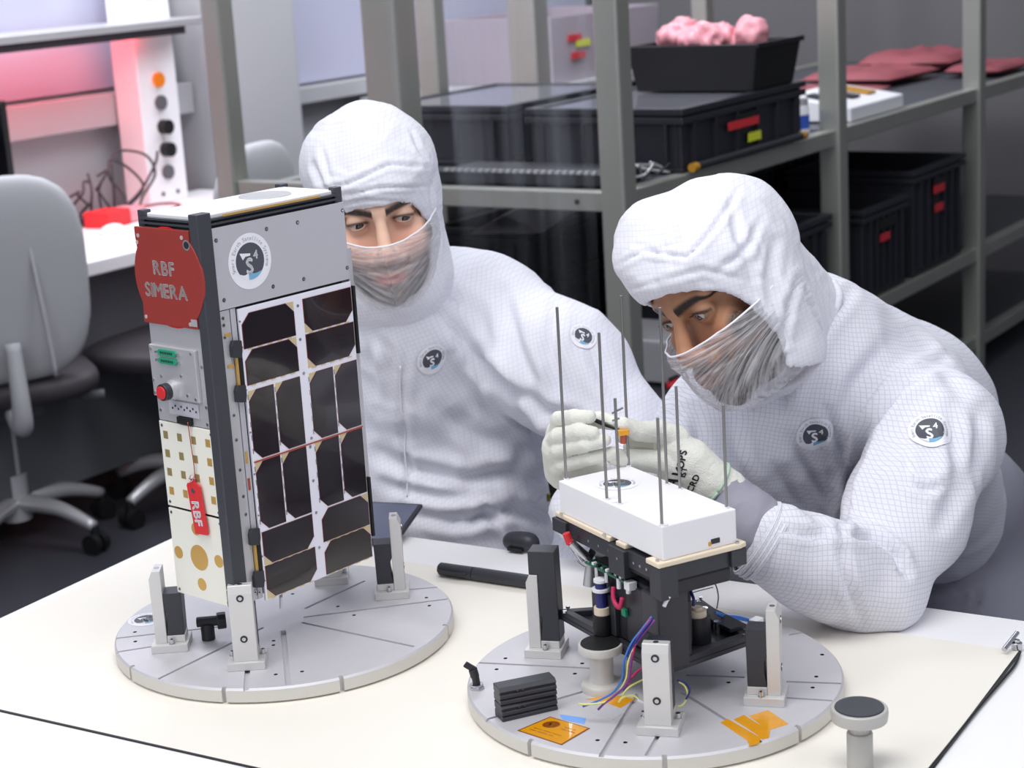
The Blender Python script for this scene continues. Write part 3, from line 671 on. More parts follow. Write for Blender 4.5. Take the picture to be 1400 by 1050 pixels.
m = MB(); m.bx((-.35, -.25, T - .02), (.3, .25, T + .02)); obj('desktop', m, M_wall, t, bevel=.004)
for x in (-.3, .25): m = MB(); m.bx((x - .02, -.22, 0), (x + .02, .22, T - .02)); obj('leg', m, M_deskg, t)

# ------------------------------------------------------------------ swivel chairs
def chair(name, label, loc, rz, sc=1.0):
    t = thing(name, label, 'chair', loc, rz, 'swivel office chairs')
    # local: back faces -y (towards the camera), seat towards +y ; z from floor
    s = SDF((-.3, -.16, .40), (.3, .08, 1.1), .012)
    s.ell((0, 0, .77), (.222, .045, .275), rot(0, 0, .12), .02, p=3.2); s.ell((0, .07, .78), (.30, .06, .34), rot(0, 0, .12), .02, 'sub')
    V, Q = s.mesh(4); obj('backrest', mesh_from('backrest', V, Q), M_chair, t)
    m = MB(); m.tube([(0, .03, .42), (0, -.05, .40), (0, -.075, .47), (0, -.055, .62)], [.03, .028, .024, .02], 10); obj('back_bracket', m, M_chair, t, smooth=True)
    m = MB()
    for x in (-.10, .10): m.tube([(x, -.052, .52), (x * .85, -.062, .70), (x * .7, -.045, .9)], .006, 6)
    obj('back_rib', m, M_chair, t, smooth=True)
    s = SDF((-.3, -.06, .38), (.3, .56, .54), .012); s.ell((0, .25, .465), (.25, .26, .045), None, .02, p=3.5); V, Q = s.mesh(3); obj('seat', mesh_from('seat', V, Q), M_chaird, t)
    m = MB(); m.bx((-.09, .12, .38), (.09, .36, .43)); obj('mechanism', m, M_deskg, t, bevel=.01)
    m = MB(); m.cyl((.08, .22, .405), (.22, .18, .40), .008); m.cyl((.20, .18, .40), (.26, .17, .40), .014); obj('lever', m, M_deskg, t)
    m = MB(); m.cyl((0, .25, .16), (0, .25, .38), .028); m.cyl((0, .25, .07), (0, .25, .2), .04); obj('gas_column', m, M_wall, t, smooth=40)
    for k in range(5):
        a = k * 2 * PI / 5 + .35; cx, cy = math.cos(a), math.sin(a)
        m = MB(); m.tube([(0, .25, .12), (cx * .15, .25 + cy * .15, .115), (cx * .27, .25 + cy * .27, .075)], [.028, .022, .015], 8)
        l = obj('leg', m, M_alu, t, smooth=True)
        m = MB(); ex, ey = cx * .27, .25 + cy * .27
        m.cyl((ex, ey, .075), (ex, ey, .05), .012)
        for sg in (-1, 1): m.cyl((ex + sg * .006 * cy, ey - sg * .006 * cx, .028), (ex + sg * .026 * cy, ey - sg * .026 * cx, .028), .028)
        obj('caster', m, M_blkd, l, smooth=40)
    return t
chair('office_chair', 'grey swivel office chair seen from behind at the left border', (-1.28, 4.55, 0), .42)
chair('office_chair', 'pale swivel office chair turned sideways behind the left steel post', (-.69, 4.98, 0), 1.2)

# ------------------------------------------------------------------ assembly table with bench mat
ta = -0.5430; tu = np.array([math.cos(ta), math.sin(ta)]); tv = np.array([-math.sin(ta), math.cos(ta)])
A_ = GZ(0, 835, 0)[:2]; B_ = GZ(235, 743, 0)[:2]; Rr = GZ(1000, 793, 0)[:2]
def xsect(p, d, q, e):
    s_ = np.linalg.solve(np.array([d, -e]).T, q - p); return p + d * s_[0]
TC = xsect((A_ + B_) / 2, tv, Rr, tu)                 # rear left corner of the table
TM = Matrix.Translation((TC[0], TC[1], 0)) @ Matrix.Rotation(ta, 4, 'Z')   # local x along rear edge, -y towards the camera
def tl(p): d = np.asarray(p)[:2] - TC; return (float(d @ tu), float(d @ tv))
table = thing('assembly_table', 'large white assembly table in the foreground carrying both round plates', 'table', (TC[0], TC[1], 0), ta)
m = MB(); m.bx((0, -1.30, T - .032), (2.3, 0, T)); obj('tabletop', m, M_white, table, bevel=.003)
m = MB(); m.bx((.05, -1.2, T - .10), (2.25, -.06, T - .032)); obj('apron', m, M_deskg, table)
for x, y in ((.08, -.1), (2.2, -.1), (.08, -1.15), (2.2, -1.15)):
    m = MB(); m.bx((x - .03, y - .03, 0), (x + .03, y + .03, T - .10)); obj('leg', m, M_deskg, table, bevel=.003)
mr = tl(GZ(1393, 892, 0)); mf = tl(GZ(160, 1008, 0)); ml = tl(GZ(60, 815, 0))
matt = thing('bench_mat', 'cream antistatic mat with dark edge covering most of the table', 'mat', (TC[0], TC[1], T), ta)
m = MB(); m.bx((.02, mf[1], 0), (mr[0], mr[1], .0018)); obj('sheet', m, M_mat, matt)
m = MB(); m.bx((.02, mf[1] - .0022, 0), (mr[0], mf[1], .002)); m.bx((mr[0], mf[1] - .0022, 0), (mr[0] + .0028, mr[1], .002)); obj('edge_binding', m, M_edge, matt)
MZ = T + .0018
# snap lead at the right border
p = GZ(1390, 885, .004)
t = thing('ground_snap_lead', 'black lead with metal snap clip at the mat corner, right border', 'lead', tuple(p))
m = MB(); m.cyl((0, 0, -.002), (0, 0, .006), .006); m.cyl((.0, 0, .006), (0, 0, .009), .0035); obj('snap', m, M_steel, t, smooth=40, bevel=.0006)
m = MB(); m.cyl((-.018, -.014, .004), (.004, .012, .012), .0028); obj('clip_jaw', m, M_steel, t, smooth=40)
pts = [np.array(GZ(x, y, .003)) - p for x, y in ((1394, 892), (1388, 908), (1372, 928), (1340, 965), (1300, 1015), (1262, 1062))]
m = MB(); m.tube(pts, .0016, 6); obj('cord', m, M_edge, t, smooth=True)

# ------------------------------------------------------------------ round plates
def cutdisc(name, R, h, cuts, holes, label, loc):
    t = thing(name, label, 'plate', loc)
    m = MB(); m.lathe([(0.001, 0), (R - .004, 0), (R, .003), (R, h - .0022), (R - .0022, h), (0.001, h)], 160)
    bm = obj('plate_tmp', m, [M_disc, M_rim, M_blkp]); me = bm.data
    c = MB()
    for (x0, y0, x1, y1, wd, dp) in cuts:
        dx, dy = x1 - x0, y1 - y0; L = math.hypot(dx, dy); c.box(((x0 + x1) / 2, (y0 + y1) / 2, h), (L, wd, 2 * dp), math.atan2(dy, dx))
    c.k = 1
    for x, y in holes: c.cyl((x, y, h - .006), (x, y, h + .002), .0024, n=10)
    co = obj('cut_tmp', c, [M_disc, M_blkp])
    b = bm.modifiers.new('b', 'BOOLEAN'); b.operation = 'DIFFERENCE'; b.object = co; b.solver = 'EXACT'; b.use_self = True
    try: b.material_mode = 'TRANSFER'
    except Exception: pass
    bpy.context.view_layer.update()
    me2 = bpy.data.meshes.new_from_object(bm.evaluated_get(bpy.context.evaluated_depsgraph_get()))
    bpy.data.objects.remove(bm); bpy.data.objects.remove(co)
    rimi = None
    for i, mm in enumerate(me2.materials):
        if mm == M_rim: rimi = i
    for p_ in me2.polygons:
        if rimi is not None and p_.material_index == 0 and (p_.center.z < h - .0015 and math.hypot(p_.center.x, p_.center.y) > R - .004): p_.material_index = rimi
    me2.name = 'plate_body'; o = bpy.data.objects.new('plate_body', me2); COL.objects.link(o); o.parent = t
    for p_ in me2.polygons: p_.use_smooth = True
    me2.set_sharp_from_angle(angle=math.radians(25))
    for k in range(4):
        a = k * PI / 2 + .6; m = MB(); m.cyl((.16 * math.cos(a), .16 * math.sin(a), -.0), (.16 * math.cos(a), .16 * math.sin(a), .001), .012); obj('foot_pad', m, M_blkp, t)
    return t
D1 = np.array([-0.2875, 2.0384]); D2 = np.array([0.133, 1.8109]); RD = .2007; HD = .0182
def loc2(D, pts): return [(GZ(x, y, .02)[0] - D[0], GZ(x, y, .02)[1] - D[1]) for x, y in pts]
def cutl(D, lines):
    out = []
    for a, b, wd in lines:
        (x0, y0), (x1, y1) = loc2(D, [a, b]); out.append((x0, y0, x1, y1, wd * 1.35, .0036))
    return out
def notches(D, pts):
    out = []
    for x, y in pts:
        X, Y = GZ(x, y, .01)[:2] - D; a = math.atan2(Y, X); out.append(((RD - .006) * math.cos(a), (RD - .006) * math.sin(a), (RD + .01) * math.cos(a), (RD + .01) * math.sin(a), .005, .03))
    return out
c1 = cutl(D1, [((156, 873), (300, 857), .0028), ((157, 892), (240, 879), .0028), ((217, 928), (360, 858), .003), ((336.5, 942), (339, 905), .0045), ((394, 936), (387, 862), .0045), ((397, 936), (390, 862), .001),
               ((412, 851), (566, 884), .003), ((415, 844), (612, 819), .003), ((560, 806), (602, 802.5), .0028), ((417, 832), (499, 794), .003), ((384, 812), (384.5, 832), .003)]) + notches(D1, [(307, 953), (466, 936), (600, 865), (172, 925)])
h1 = loc2(D1, [(184.5, 864), (185, 877), (290.7, 852), (290.7, 864), (373.8, 882), (377, 922), (400, 812), (462, 829), (484, 841), (583, 817), (587, 828), (374, 876), (413, 918)])
cutdisc('round_plate', RD, HD, c1, h1, 'round grey slotted metal plate under the tall satellite, left', (D1[0], D1[1], MZ))
c2 = cutl(D2, [((652, 906), (815, 914), .003), ((664, 984), (806, 943), .003), ((822, 1033), (873, 948), .004), ((884, 1033), (903, 1000), .0035), ((930, 945), (1040, 1014), .003), ((1075, 932), (1150, 934.5), .003), ((1075, 954), (1138, 958), .003),
               ((938, 923), (1018, 926), .003), ((1079, 868), (1100, 864), .003)]) + notches(D2, [(722, 1027), (909, 1048), (1089, 1005)])
h2 = loc2(D2, [(691, 900), (679, 915), (796, 907), (786, 921), (817, 1012), (855, 1015), (1002, 918), (996, 933), (1116, 925), (1111, 940), (1124, 895)])
cutdisc('round_plate', RD, HD, c2, h2, 'round grey slotted metal plate under the open unit with rods, right', (D2[0], D2[1], MZ))
DZ = MZ + HD

# ------------------------------------------------------------------ corner stands
def stand(D, off, rz, hp, hb, label, blk_tall=False, group='stands around the round plates', inner=.012):
    """local -y is outward; post outside, black block inside"""
    t = thing('corner_stand', label, 'stand', (D[0] + off[0], D[1] + off[1], DZ), rz, group)
    m = MB(); m.bx((-.021, -.02, 0), (.021, .022, .0095)); obj('base', m, M_stand, t, bevel=.0008)
    m = MB(); y0 = -.0155; th = .0135; ch = .009
    prof = [(y0, .0095), (y0 + th, .0095), (y0 + th, .045), (y0 + th, hp), (y0 + ch * .45, hp), (y0, hp - ch)]
    vs = [(-.0135, y, z) for y, z in prof] + [(.0135, y, z) for y, z in prof]; n = len(prof)
    m.add(vs, [tuple(range(n - 1, -1, -1)), tuple(range(n, 2 * n))] + [(i, (i + 1) % n, n + (i + 1) % n, n + i) for i in range(n)])
    post = obj('post', m, M_stand, t, bevel=.0007)
    for z in ((hp - .014), .036):
        m = MB(); m.cyl((0, y0 - .0004, z), (0, y0 + .002, z), .0042, n=18); h_ = obj('screw_recess', m, M_blkp, post)
        m = MB(); m.cyl((0, y0 - .0009, z), (0, y0 + .001, z), .0024, n=6); obj('screw', m, M_steel, h_)
    m = MB(); m.cyl((0, y0 + th * .6, hp - .0002), (0, y0 + th * .6, hp + .0004), .003, n=14); obj('top_screw', m, M_steel, post)
    m = MB(); m.bx((-.013, y0 + th + .0002, .0095), (.013, y0 + th + .021, .018)); m.k = 0; obj('riser', m, M_stand, t, bevel=.0008)
    m = MB(); yb = y0 + th + .0003
    prof = [(yb, .018), (yb + .020, .018), (yb + .021, hb), (yb - .001 if hb < hp else yb, hb), (yb, .05), (yb + .0025, .045), (yb + .0025, .034)]
    if blk_tall: prof = [(yb, .018), (yb + .0215, .018), (yb + .020, hb), (yb - .010, hb), (yb - .010, hp + .0004), (yb, hp + .0004), (yb, .05), (yb + .0025, .045), (yb + .0025, .036)]
    vs = [(-.0125, y, z) for y, z in prof] + [(.0125, y, z) for y, z in prof]; n = len(prof)
    m.add(vs, [tuple(range(n - 1, -1, -1)), tuple(range(n, 2 * n))] + [(i, (i + 1) % n, n + (i + 1) % n, n + i) for i in range(n)])
    obj('black_jaw', m, M_blk, t, bevel=.0007)
    for x in (-.0172, .0172):
        m = MB(); m.cyl((x, .004, .0095), (x, .004, .0105), .0036, n=16); m.cyl((x, .004, .0105), (x, .004, .0155), .0027, n=16); b_ = obj('bolt', m, M_chrome, t, smooth=40)
        m = MB(); m.cyl((x, .004, .0150), (x, .004, .0158), .0013, n=6); obj('hex_socket', m, M_blkp, b_)
    return t
a1 = math.radians(2)
stand(D1, (-.126, -.060), a1 - PI / 2, .097, .069, 'grey post stand with black jaw at the left corner of the satellite')
stand(D1, (-.028, -.128), a1, .098, .069, 'grey post stand at the front corner of the satellite, broad face to the viewer')
stand(D1, (.126, .070), a1 + PI / 2, .101, .069, 'grey post stand with black jaw at the right corner of the satellite')
stand(D1, (.045, .135), a1 + PI, .097, .069, 'grey post stand behind the satellite, mostly hidden')
t = thing('clamp_knob', 'small black thumb knob on a steel screw beside the left stand of the satellite', 'knob', (D1[0] - .085, D1[1] - .045, DZ))
m = MB(); m.cyl((-.012, 0, .022), (.014, .002, .022), .006, n=14); m.cyl((.012, 0, .022), (.022, .002, .022), .010, n=10); obj('grip', m, M_blkp, t, bevel=.001)
m = MB(); m.cyl((0, 0, 0), (0, 0, .02), .008, n=14); obj('foot', m, M_blkp, t, bevel=.001)
a2 = math.radians(-15)
stand(D2, (-.113, .083), a2 - PI / 2, .095, .122, 'grey post stand with tall black jaw at the left of the open unit', True)
stand(D2, (-.005, -.134), a2, .095, .092, 'grey post stand at the front of the open unit, broad face to the viewer')
stand(D2, (.110, -.079), a2 + PI / 2, .102, .080, 'grey post stand with black jaw at the right of the open unit')

# round sticker on the left plate
def on_plate(D, px, py, r, rz=0.0, z=DZ):
    c = GZ(px, py, .02); cr, sr = math.cos(rz), math.sin(rz)
    return lambda x, y, h: (c[0] + (x * cr - y * sr) * r, c[1] + (x * sr + y * cr) * r, z + h)
o = roundel('round_sticker', None, on_plate(D1, 200, 847, .022, 0.3)); tag(o, 'round white and blue sticker on the left plate behind its left stand', 'sticker')

# ------------------------------------------------------------------ tall satellite
sa = .8498; sc = .9646
SO = np.array([-.322, 1.905]); W2, W1, SH = .2151, .1008, .438; KS = .001 * sc
sat = thing('satellite', 'tall boxy satellite with dark solar cells and a red lens cover, left', 'satellite', (SO[0], SO[1], T + .0895), sa)
# local frame: x along the solar-cell face (to the right), y along the narrow face (to the left), z up. Units of the drawings: mm
def FR(u, z, h=0.0): return (u * KS, -h, z * KS)                 # right (solar) face, h = height above face
def FL(u, z, h=0.0): return (-h, u * KS, z * KS)                 # left (narrow) face; u measured from the front corner
def polyR(m, pts, h0, h1):
    n = len(pts); m.add([FR(u, z, h0) for u, z in pts] + [FR(u, z, h1) for u, z in pts], [tuple(range(n)), tuple(range(2 * n - 1, n - 1, -1))] + [(i, n + i, n + (i + 1) % n, (i + 1) % n) for i in range(n)])
def polyL(m, pts, h0, h1):
    n = len(pts); m.add([FL(u, z, h0) for u, z in pts] + [FL(u, z, h1) for u, z in pts], [tuple(range(n)), tuple(range(2 * n - 1, n - 1, -1))] + [(i, n + i, n + (i + 1) % n, (i + 1) % n) for i in range(n)])
def rect(u0, z0, u1, z1): return [(u0, z0), (u1, z0), (u1, z1), (u0, z1)]
def cylR(m, u, z, r, h0, h1, n=16): m.cyl(FR(u, z, h0), FR(u, z, h1), r * KS, n=n)
def cylL(m, u, z, r, h0, h1, n=16): m.cyl(FL(u, z, h0), FL(u, z, h1), r * KS, n=n)
m = MB(); m.bx((.004, .004, .002), (W2 - .004, W1 - .004, SH - .006)); body = obj('chassis', m, M_blkp, sat, bevel=.001)
for x, y in ((0, 0), (W2 - .012, 0), (0, W1 - .010), (W2 - .012, W1 - .010)):
    big = (x == 0 and y == 0); ox = .003 if big else -.0012
    m = MB(); m.bx((x - ox * (x == 0), y - ox * (y == 0), .020), (x + (.017 if big else .012), y + (.011), SH + .004)); obj('corner_rail', m, M_rail, sat, bevel=.0012)
    m = MB(); m.bx((x - ox * (x == 0), y - ox * (y == 0), .0), (x + (.017 if big else .012), y + .011, .0195)); obj('rail_foot', m, M_blk, sat, bevel=.001)
# top
m = MB(); m.bx((.006, .006, SH - .006), (W2 - .006, W1 - .006, SH + .0005)); top = obj('top_plate', m, M_abs, sat, bevel=.0012)
m = MB(); m.lathe([(.001, 0), (.030, 0), (.030, .0012), (.001, .0012)], 40, (W2 * .68, W1 * .55, SH + .0005)); obj('top_disc', m, M_alu, top)
for z in (SH - .004, SH - .009, SH - .014):
    m = MB(); m.bx((-.001, .006, z - .0015), (.005, W1 - .004, z + .0008)); m.bx((.008, -.001, z - .0015), (W2 - .01, .005, z + .0008)); obj('edge_strip', m, M_rail, sat)
m = MB(); polyR(m, rect(36, 451, 184, 453.5), .001, .003); obj('gold_edge_strip', m, M_gold, sat)
# grey upper panel with sticker and screws
m = MB(); polyR(m, rect(16, 347, 222, 440), -.001, .0012); pan = obj('upper_panel', m, M_panel, sat, bevel=.0004)
for u, z in ((23, 426), (98, 427), (146, 427), (26, 358), (100, 360), (148, 360), (219, 361), (219, 430)):
    m = MB(); cylR(m, u, z, 2.4, .001, .0015); s_ = obj('screw', m, M_rail, pan); m = MB(); cylR(m, u, z, 1.4, .0014, .0019, 6); obj('screw_socket', m, M_chrome, s_)
roundel('round_sticker', pan, lambda x, y, h: FR(69 + x * 32, 395 + y * 32, .0012 + h), label='round white sticker with charcoal disc and white letters')
# side channel strip on the solar face
m = MB(); polyR(m, rect(18, 0, 29, 346), -.001, .0008); ch = obj('side_channel', m, M_alu, sat, bevel=.0004)
m = MB(); polyR(m, rect(29.6, 0, 33, 346), -.001, -.0002); polyR(m, rect(34, 0, 38.5, 346), -.001, .0006); polyR(m, rect(39.3, 0, 42, 346), -.001, -.0002); obj('channel_rail', m, M_panel, ch)
for u, z in ((22, 330), (22, 338), (24, 225), (24, 196), (25, 160), (26, 128), (27, 106), (30, 10), (36, 8), (22, 316)):
    m = MB(); cylR(m, u, z, 2.2, .0006, .0014); s_ = obj('screw', m, M_steel, ch); m = MB(); cylR(m, u, z, 1.1, .0013, .0017, 6); obj('screw_socket', m, M_blkp, s_)
for z, mt in ((318, M_gold), (282, M_gold), (140, M_copper), (172, M_gold)):
    m = MB(); polyR(m, rect(22, z - 2, 31, z + 2) if z > 200 else rect(35, z - 7, 38, z + 7), .0006, .0016); obj('bracket', m, mt, ch)
for z0 in (240, 17):
    m = MB(); polyR(m, rect(37, z0 + 8, 43, z0 + 62), .0008, .0035); h_ = obj('hinge_bar', m, M_blkd, ch, bevel=.0005)
    for z in (z0 + 8, z0 + 60):
        m = MB(); polyR(m, [(27, z - 8), (40, z - 11), (42, z - 3), (42, z + 9), (30, z + 11), (27, z + 5)], .0008, .006); obj('hinge_block', m, M_blk, h_, bevel=.0006)
    m = MB(); polyR(m, rect(33, z0 + 15, 36.5, z0 + 50), .0008, .003); obj('hinge_pin', m, M_gold, h_)
# white circuit panel carrying 16 cells
m = MB(); polyR(m, rect(44, -5, 222, 344), -.001, .0020); cp = obj('cell_panel', m, M_pcbw, sat, bevel=.0003)
cells = []
for u0 in (47, 142):
    lft = u0 == 47
    for z0 in (297, 254.5): cells.append((u0, z0, 'L', 'top' if lft else 'bot'))
    for z0 in (166, 80.5):
        for du in (0, 41.5): cells.append((u0 + du, z0, 'P', 'left'))
    for z0 in (38, -3.5): cells.append((u0, z0, 'L', 'bot' if lft else 'top'))
for u0, z0, kd, cut in cells:
    wd, ht = (80.5, 40.5) if kd == 'L' else (39, 82); c_ = 12
    if wd + u0 > 221: wd = 221 - u0
    u1, z1 = u0 + wd, z0 + ht; P = []
    if cut == 'top': P = [(u0, z0), (u1, z0), (u1, z1 - c_), (u1 - c_, z1), (u0 + c_, z1), (u0, z1 - c_)]; T3 = [(u1, z1 - c_ + 1), (u1, z1), (u1 - c_ + 1, z1)]
    elif cut == 'bot': P = [(u0 + c_, z0), (u1 - c_, z0), (u1, z0 + c_), (u1, z1), (u0, z1), (u0, z0 + c_)]; T3 = [(u0, z0), (u0 + c_ - 1, z0), (u0, z0 + c_ - 1)]
    else: P = [(u0 + c_, z0), (u1, z0), (u1, z1), (u0 + c_, z1), (u0, z1 - c_), (u0, z0 + c_)]; T3 = [(u0, z1), (u0, z1 - c_ + 1), (u0 + c_ - 1, z1)]
    cx, cz = (u0 + u1) / 2, (z0 + z1) / 2
    m = MB(); polyR(m, P, .0020, .0024); ce = obj('solar_cell', m, M_cellrim, cp)
    m = MB(); polyR(m, [(cx + (u - cx) * .975, cz + (z - cz) * (.97 if kd == 'L' else .985)) for u, z in P], .0024, .0027); obj('cell_glass', m, M_cell, ce)
    m = MB(); polyR(m, T3, .0020, .0023); obj('corner_tab', m, M_tri, ce)
    m = MB(); zi = z0 - .9 if kd == 'L' else None
    for k in range(5):
        if kd == 'L': polyR(m, rect(u0 + 6 + k * (wd - 20) / 4, z0 - 1.3, u0 + 13 + k * (wd - 20) / 4, z0 - .2), .0021, .0028)
        else: polyR(m, rect(u0 - 1.4, z0 + 8 + k * 16, u0 - .3, z0 + 14 + k * 16), .0021, .0028)
    obj('interconnect', m, M_steel if kd == 'P' else M_tri, ce)
m = MB(); polyR(m, rect(46, 163.0, 222, 164.6), .0021, .0029); obj('copper_line', m, M_copper, cp)
for u, z in ((134, 331), (133, 291), (134, 250), (134, 118), (134, 160), (137, 170), (134, 78), (134, 34), (44.8, 330), (44.8, 300), (44.8, 250), (44.8, 200), (44.8, 150), (44.8, 100), (44.8, 50), (44.8, 20)):
    m = MB(); cylR(m, u, z, 1.8 if u > 100 else 1.1, .002, .0028, 12); obj('rivet', m, M_steel, cp)
m = MB(); m.bx((W2 + .0001, .0012, .06), (W2 + .0075, .0055, .37)); obj('side_flange', m, M_alu, sat, bevel=.0005)
for z0, z1 in ((255, 338), (22, 98)):
    m = MB(); m.bx((W2 + .0005, -.0040, z0 * KS), (W2 + .0038, .001, z1 * KS)); obj('edge_blade', m, M_blkd, sat)
# narrow face -------------------------------------------------
m = MB(); polyL(m, rect(9, 213, 103, 440), -.001, .0008); alu = obj('service_panel', m, M_alu, sat, bevel=.0004)
m = MB(); cpts = []
cu, cz_, cr_ = 55, 384, 60.5
a0 = math.asin(46.5 / cr_)
P = [(12, 329), (12, 346)]
P = [(12, 329)] + [(cu - cr_ * math.cos(t), cz_ + cr_ * math.sin(t)) for t in np.linspace(-.79, .79, 14)] + [(12, 440), (107, 440), (107, 428)] + [(cu + cr_ * math.cos(t) * .98, cz_ + cr_ * math.sin(t)) for t in np.linspace(.55, -.55, 12)] + [(107, 329)]
polyL(m, P, .0010, .0042); red = obj('lens_cover', m, M_red, sat, bevel=.0006, label='red cover plate engraved RBF SIMERA')
m = MB(); polyL(m, [(cu + cr_ * math.cos(t) * .98, cz_ + cr_ * math.sin(t) * .96) for t in np.linspace(0, 2 * PI, 40)[:-1]], .0008, .0010); obj('cover_lip', m, M_redp, red)
for u, z in ((101, 430), (24, 432), (102, 336), (24, 334), (104, 422)):
    m = MB(); cylL(m, u, z, 2.4, .0040, .0046); obj('screw', m, M_engr, red)
m = MB(); cylL(m, 17, 424, 6, .0041, .0044, 20); r_ = obj('slot', m, M_chrome, red); m = MB(); cylL(m, 17, 424, 4.2, .0044, .0047, 16); obj('slot_core', m, M_blkp, r_)
m = MB(); polyL(m, rect(12, 332, 22, 340), .0042, .0046); obj('latch_tab', m, M_alu, red)
def textL(name, txt, u, z, h, ht, mt, parent, bold=.03, rz=0.0, gap=.12, st=1.0):
    m = MB(); cr, sr = math.cos(rz), math.sin(rz)
    add2d(m, text2d(txt, h, bold, gap, st), lambda x, y, k: FL(u - (x * cr - y * sr), z + (x * sr + y * cr), ht))
    return obj(name, m, mt, parent)
textL('engraved_text', 'RBF', 61, 395, 15.5, .0044, M_engr, red, .03, 0, .14)
textL('engraved_text', 'SIMERA', 61, 369, 15.5, .0044, M_engr, red, .03, 0, .12)
m = MB(); polyL(m, rect(21, 243, 102, 304), .0006, .0056); sbx = obj('connector_box', m, M_alu, alu, bevel=.001)
for u, z in ((98, 299), (27, 300), (99, 262), (26, 247), (99, 247), (48, 272), (84, 268), (40, 250)):
    m = MB(); cylL(m, u, z, 1.9, .0054, .0064, 12); obj('screw', m, M_chrome, sbx)
for z in (297, 287.5):
    m = MB(); polyL(m, [(54, z - 3.6), (82, z - 3.6), (85, z), (82, z + 3.6), (54, z + 3.6), (51, z)], .0056, .0078); g_ = obj('green_connector', m, M_green, sbx, bevel=.0003)
    m = MB()
    for k in range(7): polyL(m, rect(58 + k * 3.2, z - 1.2, 59.6 + k * 3.2, z + 1.2), .0078, .0082)
    obj('contact', m, M_blkd, g_)
    for u in (49, 87):
        m = MB(); cylL(m, u, z, 1.6, .0056, .0085, 8); obj('jack_screw', m, M_steel, g_)
m = MB(); m.cyl(FL(66, 254, .0056), FL(66, 254, .010), 11.5 * KS, n=30); m.cyl(FL(66, 254, .010), FL(66, 254, .013), 10.2 * KS, n=30); kb = obj('release_socket', m, M_alu, sbx, smooth=40)
m = MB(); m.cyl(FL(66, 254, .013), FL(66, 254, .021), 10 * KS, n=30); kk = obj('black_collar', m, M_blk, kb, smooth=40, bevel=.0008)
m = MB(); m.cyl(FL(66, 254, .021), FL(66, 254, .0232), 7.6 * KS, n=28); obj('red_button', m, M_redp, kk, smooth=40, bevel=.0006)
m = MB(); polyL(m, rect(28, 223, 80, 240), .0008, .0026); pl = obj('vent_plate', m, M_panel, alu, bevel=.0004)
for k in range(9):
    m = MB(); cylL(m, 32 + k * 5.2, 231 + (k % 2) * 3, 1.3, .0025, .0030, 8); obj('pin_hole', m, M_blkp, pl)
m = MB(); polyL(m, rect(41, 214, 66, 222), .0008, .0050); obj('black_connector', m, M_blkd, alu, bevel=.0006)
for u, z in ((16, 285), (15, 238), (98, 225), (100, 240), (16, 218)):
    m = MB(); cylL(m, u, z, 2.0, .0006, .0016, 12); obj('screw', m, M_chrome, alu)
def antenna(z0, z1, patches, r=None):
    m = MB(); polyL(m, rect(6, z0, 103, z1), -.001, .0018); a_ = obj('antenna_panel', m, M_cream, sat, bevel=.0005)
    for p_ in patches:
        m = MB()
        if len(p_) == 2: polyL(m, rect(p_[0] - 4, p_[1] - 4.6, p_[0] + 4, p_[1] + 4.6), .0018, .0021); obj('patch', m, M_olive if p_[1] > 140 and p_[0] > 30 else M_gold, a_)
        else: cylL(m, p_[0], p_[1], p_[2], .0018, .0021, 40); obj('round_patch', m, M_gold, a_)
    for u in (11, 98):
        for z in (z0 + 5, z1 - 5): m = MB(); cylL(m, u, z, 1.9, .0017, .0024, 12); obj('screw', m, M_steel, a_)
    return a_
antenna(109, 212, [(u, z) for u in (93, 68, 43, 18) for z in (196, 173.5, 151, 128)])
antenna(0, 106, [(55, 52, 15.5), (92.5, 52, 7.6), (20, 54, 7.6), (56, 87, 7.6), (55, 19, 7.6)])
m = MB(); m.tube([FL(46, 218, .005), FL(45, 190, .0045), FL(43.5, 165, .0045), FL(45, 152, .004)], .0006, 6); obj('red_cord', m, M_copper, sat, smooth=True)
# hanging tag
tg = thing('remove_before_flight_tag', 'red rectangular tag lettered RBF hanging on the narrow satellite face', 'tag', (SO[0], SO[1], T + .0895), sa)
def FT(x, y, h): # tag coordinates mm, centre, tilted a little
    a = math.radians(6.5); return FL(44.5 - (x * math.cos(a) - y * math.sin(a)) * 1.0, 116.5 + x * math.sin(a) + y * math.cos(a), h)
m = MB(); P = [(-11, -32), (11.5, -33), (12, 25), (9, 28), (4, 29), (3.5, 34), (-3.5, 34), (-4, 29), (-9, 29), (-11, 26)]
n = len(P); m.add([FT(x, y, .0042) for x, y in P] + [FT(x, y, .0066) for x, y in P], [tuple(range(n)), tuple(range(2 * n - 1, n - 1, -1))] + [(i, n + i, n + (i + 1) % n, (i + 1) % n) for i in range(n)])
obj('plate', m, M_redp, tg, bevel=.0004)
m = MB(); add2d(m, text2d('RBF', 12.5, .035, .12, 1.0), lambda x, y, h: FT(y - .3, -x - 7.5, .0069)); obj('lettering', m, M_logo_w, tg)
m = MB(); m.cyl(FT(0, 20, .0060), FT(0, 20, .0074), .0028, n=14); obj('eyelet', m, M_steel, tg)
m = MB(); m.tube([FT(0, 31, .0075), FT(3, 34, .007), FT(0, 38, .006), FT(-3, 34, .007), FT(0, 31, .0075)], .0007, 6); obj('ring', m, M_steel, tg, smooth=True)

